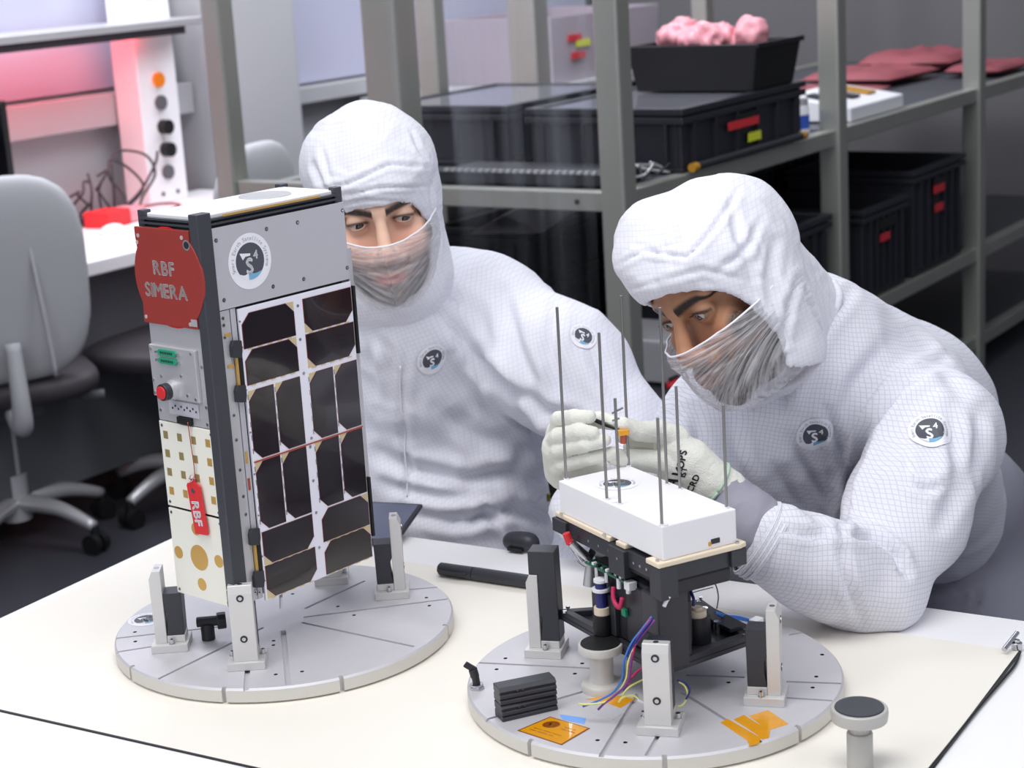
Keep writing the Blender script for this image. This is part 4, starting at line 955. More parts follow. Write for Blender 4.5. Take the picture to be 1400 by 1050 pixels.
# ------------------------------------------------------------------ open unit with rods on the right plate
ba = .4929; BO = np.array([.139, 1.7015])
unit = thing('antenna_test_unit', 'white-lidded open electronics unit with thin steel rods on top, right plate', 'satellite', (BO[0], BO[1], T), ba)
def mm(*a): return tuple(v * .001 for v in a)
def ub(m, x0, y0, z0, x1, y1, z1): return m.bx(mm(x0, y0, z0), mm(x1, y1, z1))
m = MB(); ub(m, 0, 0, 187, 90, 201, 223); lid = obj('white_cover', m, M_abs, unit, bevel=.0012)
for y in (112, 98, 4): m = MB(); m.cyl(mm(6, y, 223), mm(6, y, 224), .0038, n=16); obj('boss', m, M_abs, lid)
m = MB(); ub(m, 58, -.6, 192, 69, 1, 197.5); obj('port', m, M_tool, lid, bevel=.0006); m = MB(); ub(m, 55, -.9, 191, 58, .4, 195); obj('port_latch', m, M_amber, lid)
roundel('round_sticker', lid, lambda x, y, h: (.043 + .023 * (x * math.cos(-.5) - y * math.sin(-.5)), .150 + .023 * (x * math.sin(-.5) + y * math.cos(-.5)), .2231 + h), label='round charcoal and white sticker')
for n_, x, y, h in (('long', 8, 198, .191), ('long', 5, 110, .178), ('long', 87, 196, .192), ('short', 7, 88, .113), ('long', 82, 113, .192), ('short', 83, 90, .112), ('short', 3, 4, .1105), ('short', 84, 8, .108)):
    m = MB(); m.cyl(mm(x, y, 222), (x * .001, y * .001, .223 + h), .0016, n=12); r_ = obj('rod', m, M_rod, unit, smooth=40)
    m = MB(); m.cyl(mm(x, y, 223), mm(x, y, 224.6), .0028, n=14); obj('collar', m, M_abs, r_)
# crossbar between the short rod and its neighbour
p0 = np.array([.007, .088, .223 + .098]); m = MB(); m.cyl(tuple(p0 + [-.004, 0, 0]), (.018, .092, .223 + .1), .0011, n=8); m.cyl((.003, .088, .223 + .090), (.011, .088, .223 + .091), .0011, n=8); obj('crossbar', m, M_rod, unit)
# cream gasket pads
for pts in ([(-3, 96), (-3, 208), (95, 208), (95, 200), (6, 200), (6, 96)], [(-3, 66), (-3, 84), (12, 84), (12, 66)], [(-8, -4), (-8, 20), (2, 20), (4, 3), (86, 5), (88, 22), (98, 22), (100, -2), (92, -5)]):
    m = MB(); m.prism([mm(*p_) for p_ in pts], .1815, .187); obj('gasket', m, M_gasket, unit, bevel=.0012)
# dark tray
m = MB(); ub(m, -2, 0, 163, 94, 205, 181.3); tr_ = obj('tray', m, M_blk, unit, bevel=.0012)
m = MB(); ub(m, -8, 62, 152, 14, 92, 181.2); obj('tray_bracket', m, M_blk, tr_, bevel=.001)
m = MB(); ub(m, -7, -5, 147, 14, 16, 181.2); obj('tray_bracket', m, M_blk, tr_, bevel=.001)
m = MB(); ub(m, 80, -4, 163, 99, 24, 181.2); obj('tray_bracket', m, M_blk, tr_, bevel=.001)
m = MB(); ub(m, -7, 180, 166, 10, 208, 181.2); obj('tray_bracket', m, M_blk, tr_, bevel=.001)
m = MB(); ub(m, 14, 3, 146, 84, 60, 163); obj('tray_floor', m, M_blkp, tr_, bevel=.003)
m = MB(); ub(m, -1, 20, 160, 1, 60, 178); obj('tray_slot', m, M_blkd, tr_)
for x, y in ((-5, 192), (-5, 104), (-5, 4), (88, -2)):
    m = MB(); m.cyl(mm(x + 1, y, 187), mm(x + 1, y, 189), .002, n=10); obj('screw', m, M_steel, tr_)
for y in (28, 40, 52, 74, 100, 120, 140, 160):
    m = MB(); m.cyl(mm(-2.4 if y > 95 or y < 60 else -8.4, y, 171), mm(-1, y, 171), .0016, n=8); obj('screw', m, M_chrome, tr_)
# green circuit board and its clamps
m = MB(); ub(m, -2, 62, 143, 70, 150, 145.4); pcb = obj('circuit_board', m, M_pcb, unit)
for k in range(9): m = MB(); y = 70 + k * 9; ub(m, -1.5, y, 145.4, 3, y + 4, 148); obj('chip', m, (M_blkd, M_wirew, M_steel)[k % 3], pcb)
for y in (66, 84, 108, 128): m = MB(); m.cyl(mm(-1, y, 134), mm(-1, y, 145), .0026, n=10); obj('standoff', m, M_steel if y > 90 else M_wirew, pcb)
m = MB(); ub(m, -4, 60, 138, 6, 70, 147); obj('white_plug', m, M_wirew, pcb, bevel=.0006)
t_ = np.array
m = MB(); a = BO
def UL(px, py, Y):           # real point -> unit coordinates
    p_ = G(px, py, Y); c_, s_ = math.cos(-ba), math.sin(-ba); x, y = p_[0] - BO[0], p_[1] - BO[1]; return (x * c_ - y * s_, x * s_ + y * c_, p_[2] - T)
m = MB(); m.cyl(UL(781, 742, 1.84), UL(800, 762, 1.84), .0045, .0065, n=14); m.cyl(UL(776, 738, 1.845), UL(797, 768, 1.835), .0028, n=10); cl = obj('clamp_screw', m, M_steel, unit, smooth=40)
m = MB(); m.cyl(UL(774, 729, 1.845), UL(779, 743, 1.845), .0042, n=14); obj('red_tip', m, M_redp, cl, smooth=40)
m = MB(); m.cyl(UL(798, 758, 1.85), UL(806, 764, 1.85), .011, n=20); obj('clamp_knob', m, M_steel, cl, smooth=40)
m = MB(); m.cyl(UL(808, 766, 1.86), UL(806, 800, 1.86), .0055, .0075, n=12); obj('clear_hose', m, M_alu, cl, smooth=40)
# black lower body
m = MB(); ub(m, 8, 38, 72, 58, 150, 146); bd = obj('lower_body', m, M_blkp, unit, bevel=.002)
m = MB(); ub(m, 2, 100, 74, 8, 118, 118); obj('body_rib', m, M_blk, bd, bevel=.001)
m = MB(); ub(m, 4, 44, 76, 8, 80, 140); obj('body_rib', m, M_blk, bd, bevel=.001)
m = MB(); ub(m, 4, 132, 74, 30, 150, 112); obj('body_rib', m, M_blk, bd, bevel=.001)
m = MB(); ub(m, -4, 8, 66, 34, 38, 148); fc = obj('front_column', m, M_blk, unit, bevel=.002)
m = MB(); ub(m, -6, 12, 84, -3.5, 34, 104); obj('column_plate', m, M_blkp, fc, bevel=.0006)
m = MB(); ub(m, 34, 14, 74, 40, 36, 132); obj('column_rib', m, M_blkp, fc, bevel=.001)
# blue capsule with white ring
m = MB(); m.cyl(mm(-3, 118, 104), mm(-3, 118, 134), .006, n=18); bc = obj('blue_capsule', m, M_dblue, unit, smooth=40)
m = MB(); m.cyl(mm(-3, 118, 122), mm(-3, 118, 125), .0095, n=20); m.cyl(mm(-3, 118, 132), mm(-3, 118, 135), .0075, n=20); obj('white_ring', m, M_wirew, bc, smooth=40)
m = MB(); m.cyl(mm(-3, 118, 96), mm(-3, 118, 104), .0085, n=18); obj('cream_nut', m, M_gasket, bc, smooth=40)
m = MB(); m.cyl(mm(-3, 118, 74), mm(-3, 118, 96), .010, n=18); obj('black_boot', m, M_blkd, bc, smooth=40)
m = MB(); m.cyl(mm(76, 56, 94), mm(76, 56, 101), .010, n=20); m.cyl(mm(76, 56, 101), mm(76, 56, 104), .0055, n=16); cn = obj('cream_nut', m, M_gasket, unit, smooth=40)
m = MB(); m.cyl(mm(76, 56, 66), mm(76, 56, 94), .014, n=20); obj('black_boot', m, M_blkp, cn, smooth=40)
m = MB(); ub(m, 0, 76, 104, 3.5, 84, 112); gc = obj('green_chip', m, M_green, bd, bevel=.0004)
m = MB(); m.tube([mm(-3, 92, 134), mm(-6, 88, 122), mm(-6, 80, 116), mm(-6, 75, 118), mm(-5, 72, 128)], .0026, 8); obj('red_wire', m, M_mag, unit, smooth=True)
# lower frame plate with raised rim
L_, F_, R_, B_ = (-2, 212), (0, 10), (122, 24), (140, 140)
Pl = [L_, F_, R_, B_]; cxm = sum(p_[0] for p_ in Pl) / 4; cym = sum(p_[1] for p_ in Pl) / 4
def ins(k): return [(cxm + (x - cxm) * k, cym + (y - cym) * k) for x, y in Pl]
m = MB(); m.prism([mm(*p_) for p_ in ins(1)], .060, .0655); fp = obj('base_frame', m, M_blk, unit, bevel=.001)
o_, i_ = ins(1), ins(.86)
for k in range(4):
    j = (k + 1) % 4; m = MB(); m.prism([mm(*p_) for p_ in (o_[k], o_[j], i_[j], i_[k])], .0657, .072); obj('frame_rim', m, M_blk, fp, bevel=.0007)
for k, (x, y) in enumerate(ins(.93)):
    for dx in (-5, 5): m = MB(); m.cyl(mm(x + dx, y + dx, 72), mm(x + dx, y + dx, 74.2), .0024, n=10); obj('screw', m, M_chrome, fp)
m = MB(); m.prism([mm(58, 22), mm(88, 28), mm(87, 33), mm(57, 27)], .0656, .0664); obj('slot_gap', m, M_wirew, fp)
m = MB(); m.cyl(mm(110, 92, 66), mm(110, 92, 84), .004, n=12); m.cyl(mm(104, 60, 66), mm(104, 60, 80), .004, n=12); obj('standoff', m, M_steel, fp, smooth=40)
m = MB(); m.bx(mm(106, 40, 72), mm(128, 128, 77)); obj('side_bar', m, M_blkp, fp, bevel=.0008)
# wires
def wire(pts, r, mt, name='wire', parent=unit):
    m = MB(); m.tube([UL(*p_) for p_ in pts], r, 6); return obj(name, m, mt, parent, smooth=True)
wire([(893, 846, 1.69), (883, 862, 1.685), (868, 882, 1.68), (859, 905, 1.68), (856, 928, 1.685), (844, 948, 1.69), (826, 960, 1.695), (800, 963, 1.70), (792, 962, 1.705)], .0011, M_yel)
wire([(891, 843, 1.692), (878, 860, 1.688), (863, 880, 1.684), (853, 905, 1.684), (851, 926, 1.688), (840, 945, 1.692), (820, 957, 1.697), (797, 966, 1.702)], .0011, M_blue)
wire([(895, 848, 1.688), (880, 866, 1.682), (866, 886, 1.68), (862, 908, 1.678), (858, 932, 1.682), (842, 950, 1.69), (826, 962, 1.695), (818, 970, 1.70)], .0012, M_pur)
wire([(889, 846, 1.69), (882, 858, 1.684), (872, 872, 1.682), (866, 890, 1.679), (862, 915, 1.68), (860, 935, 1.684)], .0012, M_mag)
wire([(893, 845, 1.69), (884, 856, 1.683), (870, 876, 1.68), (860, 896, 1.68), (858, 918, 1.683)], .0012, M_dblue)
wire([(893, 908, 1.72), (880, 912, 1.715), (870, 920, 1.71), (862, 928, 1.705), (852, 944, 1.70)], .0012, M_pur)
wire([(894, 912, 1.72), (884, 914, 1.715), (874, 916, 1.71), (864, 926, 1.70)], .0012, M_mag)
wire([(896, 922, 1.72), (878, 930, 1.71), (860, 940, 1.70), (850, 952, 1.695)], .0011, M_yel)
wire([(846, 960, 1.69), (852, 953, 1.688), (866, 951, 1.688), (876, 958, 1.686), (888, 966, 1.684)], .0012, M_yel)
wire([(872, 957, 1.686), (880, 961, 1.685), (892, 968, 1.684)], .0016, M_wirew)
wire([(928, 932, 1.70), (936, 938, 1.70), (940, 950, 1.695), (934, 963, 1.69), (926, 966, 1.69)], .0011, M_yel)
wire([(926, 930, 1.70), (938, 934, 1.70), (943, 944, 1.695), (938, 956, 1.69)], .0011, M_dblue)
wire([(924, 792, 1.74), (918, 808, 1.72), (914, 820, 1.705)], .0013, M_yel)
wire([(915, 815, 1.70), (911, 822, 1.70), (908, 829, 1.70)], .0022, M_wirew, 'wire_sleeve')
wire([(946, 792, 1.76), (944, 806, 1.755), (948, 818, 1.75), (948, 828, 1.75)], .0018, M_dblue)
wire([(940, 796, 1.77), (958, 786, 1.80), (976, 796, 1.81), (982, 814, 1.81), (980, 832, 1.80)], .0008, M_deskg)
wire([(948, 810, 1.76), (962, 806, 1.80), (975, 803, 1.81)], .0006, M_deskg)
for k in range(3):
    wire([(978, 836 + k, 1.80), (992, 841 + k * 2, 1.83), (1010, 843 + k * 2, 1.85), (1028, 848 + k, 1.85)], .0010, M_blue)
wire([(1030, 862, 1.84), (1038, 864, 1.84), (1038, 872, 1.83), (1026, 872, 1.825)], .0009, M_blue)
m = MB(); m.box(UL(1034, 850, 1.85), (.014, .010, .008), .3); obj('white_connector', m, M_wirew, unit, bevel=.0008)

# ------------------------------------------------------------------ small things on the plate and table
def knob(name, label, loc, R, h, prof_s, mt_body, cat='knob'):
    t = thing(name, label, cat, loc)
    return t
p = GZ(824, 942, .02)
t = thing('levelling_knob', 'grey cylindrical levelling knob with black top under the open unit', 'knob', (p[0], p[1], DZ))
m = MB(); m.lathe([(.001, 0), (.0225, 0), (.0225, .006), (.021, .0085), (.014, .010), (.0125, .016), (.0125, .040), (.014, .042), (.0235, .0435), (.0240, .0505), (.0232, .0520), (.001, .0520)], 48); obj('body', m, M_rim, t, smooth=35)
m = MB(); m.lathe([(.001, .0521), (.0212, .0521), (.0208, .0532), (.001, .0532)], 40); obj('black_top', m, M_blkd, t, smooth=35)
p = GZ(1176, 1052, 0)
t = thing('support_pin', 'grey metal pin with round black-topped head at the front right of the table', 'pin', (p[0], p[1], MZ))
hh = .064
m = MB(); m.lathe([(.001, 0), (.0125, 0), (.0125, hh - .028), (.0118, hh - .0265), (.0095, hh - .026), (.0090, hh - .016), (.012, hh - .0145), (.0265, hh - .0135), (.0275, hh - .006), (.027, hh - .002), (.0262, hh - .0012), (.001, hh - .0012)], 48); obj('body', m, mat('warm_grey_metal', (190, 188, 184), .5, .25), t, smooth=35)
m = MB(); m.lathe([(.001, hh - .0011), (.0236, hh - .0011), (.0232, hh), (.001, hh)], 40); obj('black_top', m, M_blk, t, smooth=35)
# stacked black blocks
for k in range(2):
    p = GZ(720, 974, .02)
    t = thing('black_block', ['lower of two stacked black ridged blocks on the right plate', 'upper of two stacked black ridged blocks on the right plate'][k], 'block', (p[0], p[1], DZ + k * .0178 + .0002), math.radians(22 - 3 * k))
    prof = [(-.0105, 0), (.0105, 0), (.0105, .0075), (.008, .0088), (.0105, .010), (.0105, .0172), (-.0065, .0172), (-.0105, .0135), (-.008, .011), (-.0105, .0095), (-.0105, .0065), (-.008, .005), (-.0105, .0035)]
    m = MB(); n = len(prof); l = .031
    m.add([(-l, y, z) for y, z in prof] + [(l, y, z) for y, z in prof], [tuple(range(n - 1, -1, -1)), tuple(range(n, 2 * n))] + [(i, (i + 1) % n, n + (i + 1) % n, n + i) for i in range(n)])
    obj('body', m, M_blk, t, bevel=.0006)
    m = MB()
    for x in (-.012, -.006): m.cyl((x, -.0107, .013), (x, -.0102, .013), .0012, n=8)
    obj('mark', m, M_rail, t)
# little wing knob clamp at the left rim
p = GZ(652, 941, .02)
t = thing('wing_screw', 'small black wing screw with steel nuts on the left rim of the right plate', 'screw', (p[0], p[1], DZ))
m = MB(); m.cyl((0, 0, 0), (0, 0, .003), .0085, n=6); m.cyl((0, 0, .003), (0, 0, .0055), .0072, n=20); obj('nut', m, M_steel, t, bevel=.0005)
m = MB(); m.cyl((0, 0, .0055), (-.001, 0, .014), .0042, n=14); obj('neck', m, M_tool, t, smooth=40)
m = MB(); m.cyl((-.001, 0, .013), (-.003, 0, .022), .0048, n=12); m.add([(-.013, -.002, .026), (-.009, -.002, .031), (.002, -.002, .023), (.000, -.002, .017), (-.013, .002, .026), (-.009, .002, .031), (.002, .002, .023), (.000, .002, .017)], [(0, 1, 2, 3), (7, 6, 5, 4), (0, 4, 5, 1), (1, 5, 6, 2), (2, 6, 7, 3), (3, 7, 4, 0)]); obj('wing', m, M_blkp, t, bevel=.0006)
# amber labels and tapes
def flat(name, label, cat, corners, mt, z=.0003, D=None, bord=None):
    P = [GZ(x, y, .02) for x, y in corners]; c = sum(P) / len(P)
    t = thing(name, label, cat, (c[0], c[1], DZ)); P = [(q[0] - c[0], q[1] - c[1]) for q in P]
    m = MB(); m.prism(P, 0.00005, z); obj('film', m, mt, t); return t, c, P
t, c, P = flat('amber_label', 'square amber label with dark round emblem and print at the front of the right plate', 'label', [(707, 999), (752, 980), (807, 996), (768, 1019)], M_kaptond)
m = MB(); m.prism([(x * .93, y * .93) for x, y in P], .0003, .00045); obj('face', m, M_kapton, t)
ex = Vector((P[2][0] - P[1][0], P[2][1] - P[1][1])).normalized(); ey = Vector((P[1][0] - P[0][0], P[1][1] - P[0][1])).normalized()
def LF(x, y, h): return (ex.x * x + ey.x * y, ex.y * x + ey.y * y, .00046 + h)
m = MB(); n = 26; q = [LF(-.012 + .0085 * math.cos(i * 2 * PI / n), .008 + .0085 * math.sin(i * 2 * PI / n), 0) for i in range(n)]; m.add(q, [tuple(range(n))]); em = obj('emblem', m, M_kaptond, t)
m = MB(); add2d(m, text2d('SI', .008, .04), lambda x, y, h: LF(-.012 + x, .008 + y, .0001)); obj('emblem_letters', m, M_kapton, em)
m = MB()
for y, xs in ((.0105, ((.003, .012), (.0135, .017))), (.0055, ((.003, .010), (.0115, .021))), (-.0075, ((-.020, -.009), (-.0075, .003), (.0045, .016))), (-.0125, ((-.020, -.012), (-.0105, .002), (.0035, .010)))):
    for xa, xb in xs: m.add([LF(xa, y - .0006, 0), LF(xb, y - .0006, 0), LF(xb, y + .0006, 0), LF(xa, y + .0006, 0)], [(0, 1, 2, 3)])
obj('print', m, M_kaptond, t, kind='stuff')
flat('blue_tape', 'short pale blue tape strip behind the amber label', 'tape', [(765, 977), (769, 984), (799, 990), (801, 982)], M_lblue)
flat('amber_tape', 'amber tape piece under the wire bundle on the right plate', 'tape', [(800, 956), (840, 950), (868, 956), (848, 968), (826, 960)], M_kapton)
flat('amber_tape', 'narrow left one of three amber tape strips at the front right rim', 'tape', [(985, 988), (995, 983), (1040, 1009), (1038, 1017), (1025, 1020), (1021, 1012)], M_kapton)
flat('amber_tape', 'middle one of three amber tape strips, beside the square piece', 'tape', [(1003, 984), (1017, 978), (1053, 1000), (1051, 1009), (1042, 1011), (1034, 1004)], M_kapton, .0005)
flat('amber_tape', 'squarish amber tape piece at the front right rim, rightmost', 'tape', [(1024, 979), (1050, 971), (1078, 990), (1050, 999)], M_kapton)
flat('clear_bag_scrap', 'small clear plastic scrap under the wire ends', 'scrap', [(812, 976), (822, 966), (846, 968), (852, 976), (838, 984)], mat('clear_scrap', (222, 222, 228), .2, alpha=.45))
# marker pen
p0 = GZ(601, 779, .009); p1 = GZ(724, 797, .009)
d = np.array(p1) - np.array(p0); L = np.linalg.norm(d); 
t = thing('marker_pen', 'thick black marker pen with clip lying on the mat between the plates', 'pen', (p0[0], p0[1], MZ + .009), math.atan2(d[1], d[0]))
m = MB(); m.cyl((0, 0, 0), (.002, 0, 0), .0065, .0082, n=24); m.cyl((.002, 0, 0), (.052, 0, 0), .0082, .0085, n=24); obj('cap', m, M_blk, t, smooth=40)
m = MB(); m.cyl((.053, 0, 0), (L, 0, 0), .0086, n=24); m.cyl((L, 0, 0), (L + .004, 0, 0), .0086, .006, n=24); obj('barrel', m, M_blk, t, smooth=40)
m = MB(); m.tube([(.004, -.0086, .001), (.006, -.0108, .001), (.030, -.0112, .001), (.046, -.0090, .001)], .0014, 8); obj('clip', m, M_blkp, t, smooth=True)
# tablet behind the satellite
p = GZ(538, 722, .012)
t = thing('tablet', 'dark flat tablet tilted on the table behind the satellite stand', 'tablet', (p[0] - .01, p[1] + .005, T + .001), -.35)
m = MB(); m.m = Matrix.Translation((0, 0, .0095)) @ Matrix.Rotation(math.radians(12), 4, 'X'); m.bx((-.09, -.05, .004), (.035, .055, .010)); obj('slab', m, M_blk, t, bevel=.002); m2 = MB(); m2.m = m.m; m2.bx((-.085, -.045, .0101), (.030, .050, .0106)); obj('screen', m2, mat('tablet_glass', (96, 100, 122), .1), t)
m = MB(); m.bx((-.05, .03, 0), (-.01, .045, .012)); obj('prop', m, M_blkp, t)
# dark rounded grip on the rear edge
p = GZ(713, 752, 0)
t = thing('black_grip', 'rounded black plastic grip on the rear table edge between the two plates', 'grip', (p[0], p[1], T), -.5)
s = SDF((-.04, -.025, -.005), (.04, .025, .04), .0022); s.cone((-.014, 0, .011), (.012, 0, .011), .012, .014, .006); s.ell((0, 0, .012), (.024, .013, .0125), None, .006); s.cone((.012, 0, .008), (.024, -.004, .006), .010, .006, .006); s.F = np.maximum(s.F, (.0005 - s.ax[2])[None, None, :])
V, Q = s.mesh(3); obj('body', mesh_from('body', V, Q), M_blk, t); m = MB(); m.bx((-.012, -.018, .004), (.01, -.0125, .008)); obj('seam', m, M_blkd, t)

# ------------------------------------------------------------------ people
def face(head, pos, R, skin, browc, beard, gaze, lid, mouth_w=1.0, dark=0.0):
    h = .0014; s = SDF((-.085, -.125, -.135), (.085, .03, .09), h)
    s.ell((0, .010, .035), (.072, .096, .084), None, .01); s.ell((0, -.018, -.055), (.057, .064, .070), None, .02)
    s.cone((0, -.070, -.106), (0, -.076, -.098), .019, .021, .02)                       # chin
    for q in (-1, 1):
        s.ell((q * .042, -.056, -.032), (.024, .022, .022), None, .018)                 # cheek
        s.cone((q * .010, -.083, .017), (q * .046, -.066, .021), .008, .008, .012)      # brow ridge
        s.ell((q * .030, -.094, .001), (.017, .016, .011), None, .010, 'sub')          # socket
    s.cone((0, -.082, .012), (0, -.104, -.034), .0065, .0105, .010)                      # nose
    s.cone((0, -.105, -.035), (0, -.104, -.040), .0105, .0100, .005)
    for q in (-1, 1): s.ell((q * .0125, -.094, -.041), (.0075, .010, .0075), None, .004)
    s.ell((0, -.085, -.070), (.030, .016, .022), None, .012)                             # mouth area
    s.cone((-.017, -.0925, -.0715), (.017, -.0925, -.0715), .0048, .0048, .004); s.cone((-.013, -.0925, -.0800), (.013, -.0925, -.0800), .0056, .0056, .004)
    s.cone((-.022, -.099, -.0758), (.022, -.099, -.0758), .0012, .0012, .002, 'sub')
    s.ell((0, -.098, -.090), (.016, .006, .004), None, .006, 'sub')
    for q in (-1, 1):
        s.ell((q * .031, -.0705, 0), (.0150, .0142, .0142), None, .004)                  # lids
        s.ell((q * .031, -.0865, -.0006), (.0122, .0105, lid), rot(0, q * .08, 0), .0012, 'sub')
        s.ell((q * .005, -.101, -.0475), (.003, .004, .002), None, .002, 'sub')
    V, Q = s.mesh(3, .4)
    x, y, z = V.T; ax_ = np.abs(x)
    n1 = vnoise(V * 90, 5); n2 = vnoise(V * np.array([900, 900, 260]), 8)
    C = np.ones((len(V), 3)) * np.array(lin(skin)); C *= (1 + .07 * n1)[:, None]
    def mixc(C, c, a): a = np.clip(a, 0, 1)[:, None]; return C * (1 - a) + np.array(lin(c)) * a
    front = y < -.035
    warm = np.exp(-((ax_ - .035) ** 2 / .018 ** 2 + (z + .035) ** 2 / .02 ** 2)) + np.exp(-(x ** 2 / .014 ** 2 + (z + .038) ** 2 / .012 ** 2))
    C = mixc(C, (min(255, skin[0] + 6), int(skin[1] * .82), int(skin[2] * .80)), warm * .45 * front)
    soc = np.exp(-((ax_ - .029) ** 2 / .017 ** 2 + (z - .001) ** 2 / .0095 ** 2)); C = mixc(C, tuple(int(v * .62) for v in skin), soc * .65)
    e = np.sqrt(((ax_ - .031) / .0138) ** 2 + ((z + .0004) / (lid + .0016)) ** 2); up = np.clip((z + .001) / .002, 0, 1)
    C = mixc(C, browc, np.exp(-((e - 1.0) / .22) ** 2) * (.35 + .6 * up) * (y < -.07))
    t = np.clip((ax_ - .010) / .046, 0, 1); zc = .0150 + .0050 * np.sin(np.clip(t * 1.25, 0, 1) * PI * .62) - .006 * np.clip((t - .7) / .3, 0, 1); th = .0062 * (1 - .65 * t ** 2)
    br = np.exp(-((z - zc) / th) ** 4) * (ax_ > .009) * (ax_ < .057) * (y < -.03); C = mixc(C, browc, br * (1.02 + .12 * n2))
    if beard:
        j = np.clip((-.052 - z - .25 * np.clip(.05 - ax_, 0, .05)) / .012, 0, 1); m_ = np.exp(-((z + .0595) / .0065) ** 2) * (ax_ < .030); side = np.clip((ax_ - .052) / .008, 0, 1) * np.clip((.004 - z) / .01, 0, 1)
        bd_ = np.maximum(np.maximum(j, m_), side); C = mixc(C, browc, bd_ * (.88 + .25 * n2) * beard)
    lp = np.exp(-(np.sqrt((x / .023) ** 2 + ((z + .0758) / .0095) ** 2)) ** 6) * (y < -.07); C = mixc(C, (int(skin[0] * .88), int(skin[1] * .58), int(skin[2] * .62)), lp * .9)
    me = mesh_from('face', pos + V @ R.T - np.array(head.location), Q)
    at = me.color_attributes.new('Col', 'FLOAT_COLOR', 'POINT'); at.data.foreach_set('color', np.concatenate([np.clip(C, 0, 1), np.ones((len(C), 1))], 1).astype(np.float32).ravel())
    fo = obj('face', me, M_skin, head)
    for q in (-1, 1):
        g = np.array(gaze, float); g /= np.linalg.norm(g); a = np.cross(g, [0, 0, 1.]); a /= np.linalg.norm(a); b = np.cross(a, g)
        m = MB(); r = .0123; angs = [0.02, .10, .20, .22, .36, .58, .60, .7, 1.0, 1.4, 1.8, 2.4, 3.0]; n = 28; vs = []
        for an in angs:
            rr = r * (1 + (.035 * max(0, 1 - (an / .5) ** 2)))
            for i in range(n): tt = 2 * PI * i / n; d = g * math.cos(an) + (a * math.cos(tt) + b * math.sin(tt)) * math.sin(an); vs.append(tuple(pos + R @ (np.array([q * .031, -.0705, 0]) + d * rr) - np.array(head.location)))
        for j in range(len(angs) - 1):
            m.k = 2 if angs[j + 1] <= .21 else (1 if angs[j + 1] <= .59 else 0); m.add([vs[j * n + i] for i in range(n)] + [vs[(j + 1) * n + i] for i in range(n)], [(i, n + i, n + (i + 1) % n, (i + 1) % n) for i in range(n)])
        m.k = 2; m.add(vs[:n], [tuple(range(n))])
        me = bpy.data.meshes.new('eye'); me.from_pydata(m.v, [], m.f); 
        for mt in (M_eyew, M_iris, M_pupil): me.materials.append(mt)
        me.polygons.foreach_set('material_index', m.mi); me.polygons.foreach_set('use_smooth', [True] * len(me.polygons))
        eo = bpy.data.objects.new('eye', me); COL.objects.link(eo); eo.parent = fo
        # upper lashes
        m = MB()
        for k in range(15):
            u = -1 + 2 * k / 14; p0 = np.array([q * .031 + u * .0115, -.0838 + .0035 * u * u, lid * .95 * math.sqrt(max(0, 1 - u * u * .9))]); p1 = p0 + np.array([u * .0016, -.0045, .0015])
            m.cyl(tuple(pos + R @ p0 - np.array(head.location)), tuple(pos + R @ p1 - np.array(head.location)), .00035, .0001, n=4)
        obj('lashes', m, M_lash, fo)
    return fo

def veil(parent, pos, R, m_, ztop, tent, name='face_veil', gather=1.0, zb=-.128, wid=.078, yoff=0.0):
    nu, nv = 110, 60; V = np.zeros((nu + 1, nv + 1, 3)); A = np.zeros((nu + 1, nv + 1, 3))
    for i in range(nu + 1):
        th = math.radians(-100 + 200 * i / nu); zt = ztop(th)
        for j in range(nv + 1):
            v = j / nv; z = zt + (zb - zt) * v
            prof = np.interp(z, [-.135, -.118, -.10, -.078, -.058, -.042, -.030, -.012, .01], [.066, .098, .106, .109, .111, tent, tent - .003, .101, .094])
            wd = np.interp(z, [-.135, -.115, -.09, -.05, 0], [.045, .056, .068, wid - .002, wid])
            c = abs(math.cos(th)) ** .72 * (1 if math.cos(th) > 0 else -1); sx = math.copysign(abs(math.sin(th)) ** .80, math.sin(th))
            nose = math.exp(-(th / .42) ** 2)
            pr = prof * (.90 + .10 * nose) if z > -.06 else prof * (.95 + .05 * nose)
            y = -c * pr + .01 * (1 - math.cos(th)) + yoff; x = sx * wd
            # gathers fan out from the ears
            q = math.copysign(1, th) if th else 1; ph = math.atan2(z + .035, .095 - abs(x) + .0)
            wr = .0010 * gather * math.sin(ph * 34 + 2 * math.sin(ph * 9) + i * .02) * min(1, abs(th) * 1.4) + .0006 * gather * math.sin(ph * 71 + 1.0)
            sc_ = 1 + wr / .09
            V[i, j] = (x * sc_, y * sc_, z); A[i, j] = (ph * 1.2, math.hypot(.095 - abs(x), z + .035) * 12, q)
    W = pos + V.reshape(-1, 3) @ R.T - np.array(parent.location)
    I = np.arange((nu + 1) * (nv + 1)).reshape(nu + 1, nv + 1); Q = np.stack([I[:-1, :-1], I[1:, :-1], I[1:, 1:], I[:-1, 1:]], -1).reshape(-1, 4)
    me = mesh_from(name, W, Q); at = me.attributes.new('veil', 'FLOAT_VECTOR', 'POINT'); at.data.foreach_set('vector', A.reshape(-1, 3).astype(np.float32).ravel())
    o = obj(name, me, m_, parent)
    m = MB(); m.tube([tuple(W[I[i, 0]]) for i in range(2, nu - 1, 3)], .0013, 6, 2); obj('elastic_edge', m, M_logo_w, o, smooth=True)
    return o

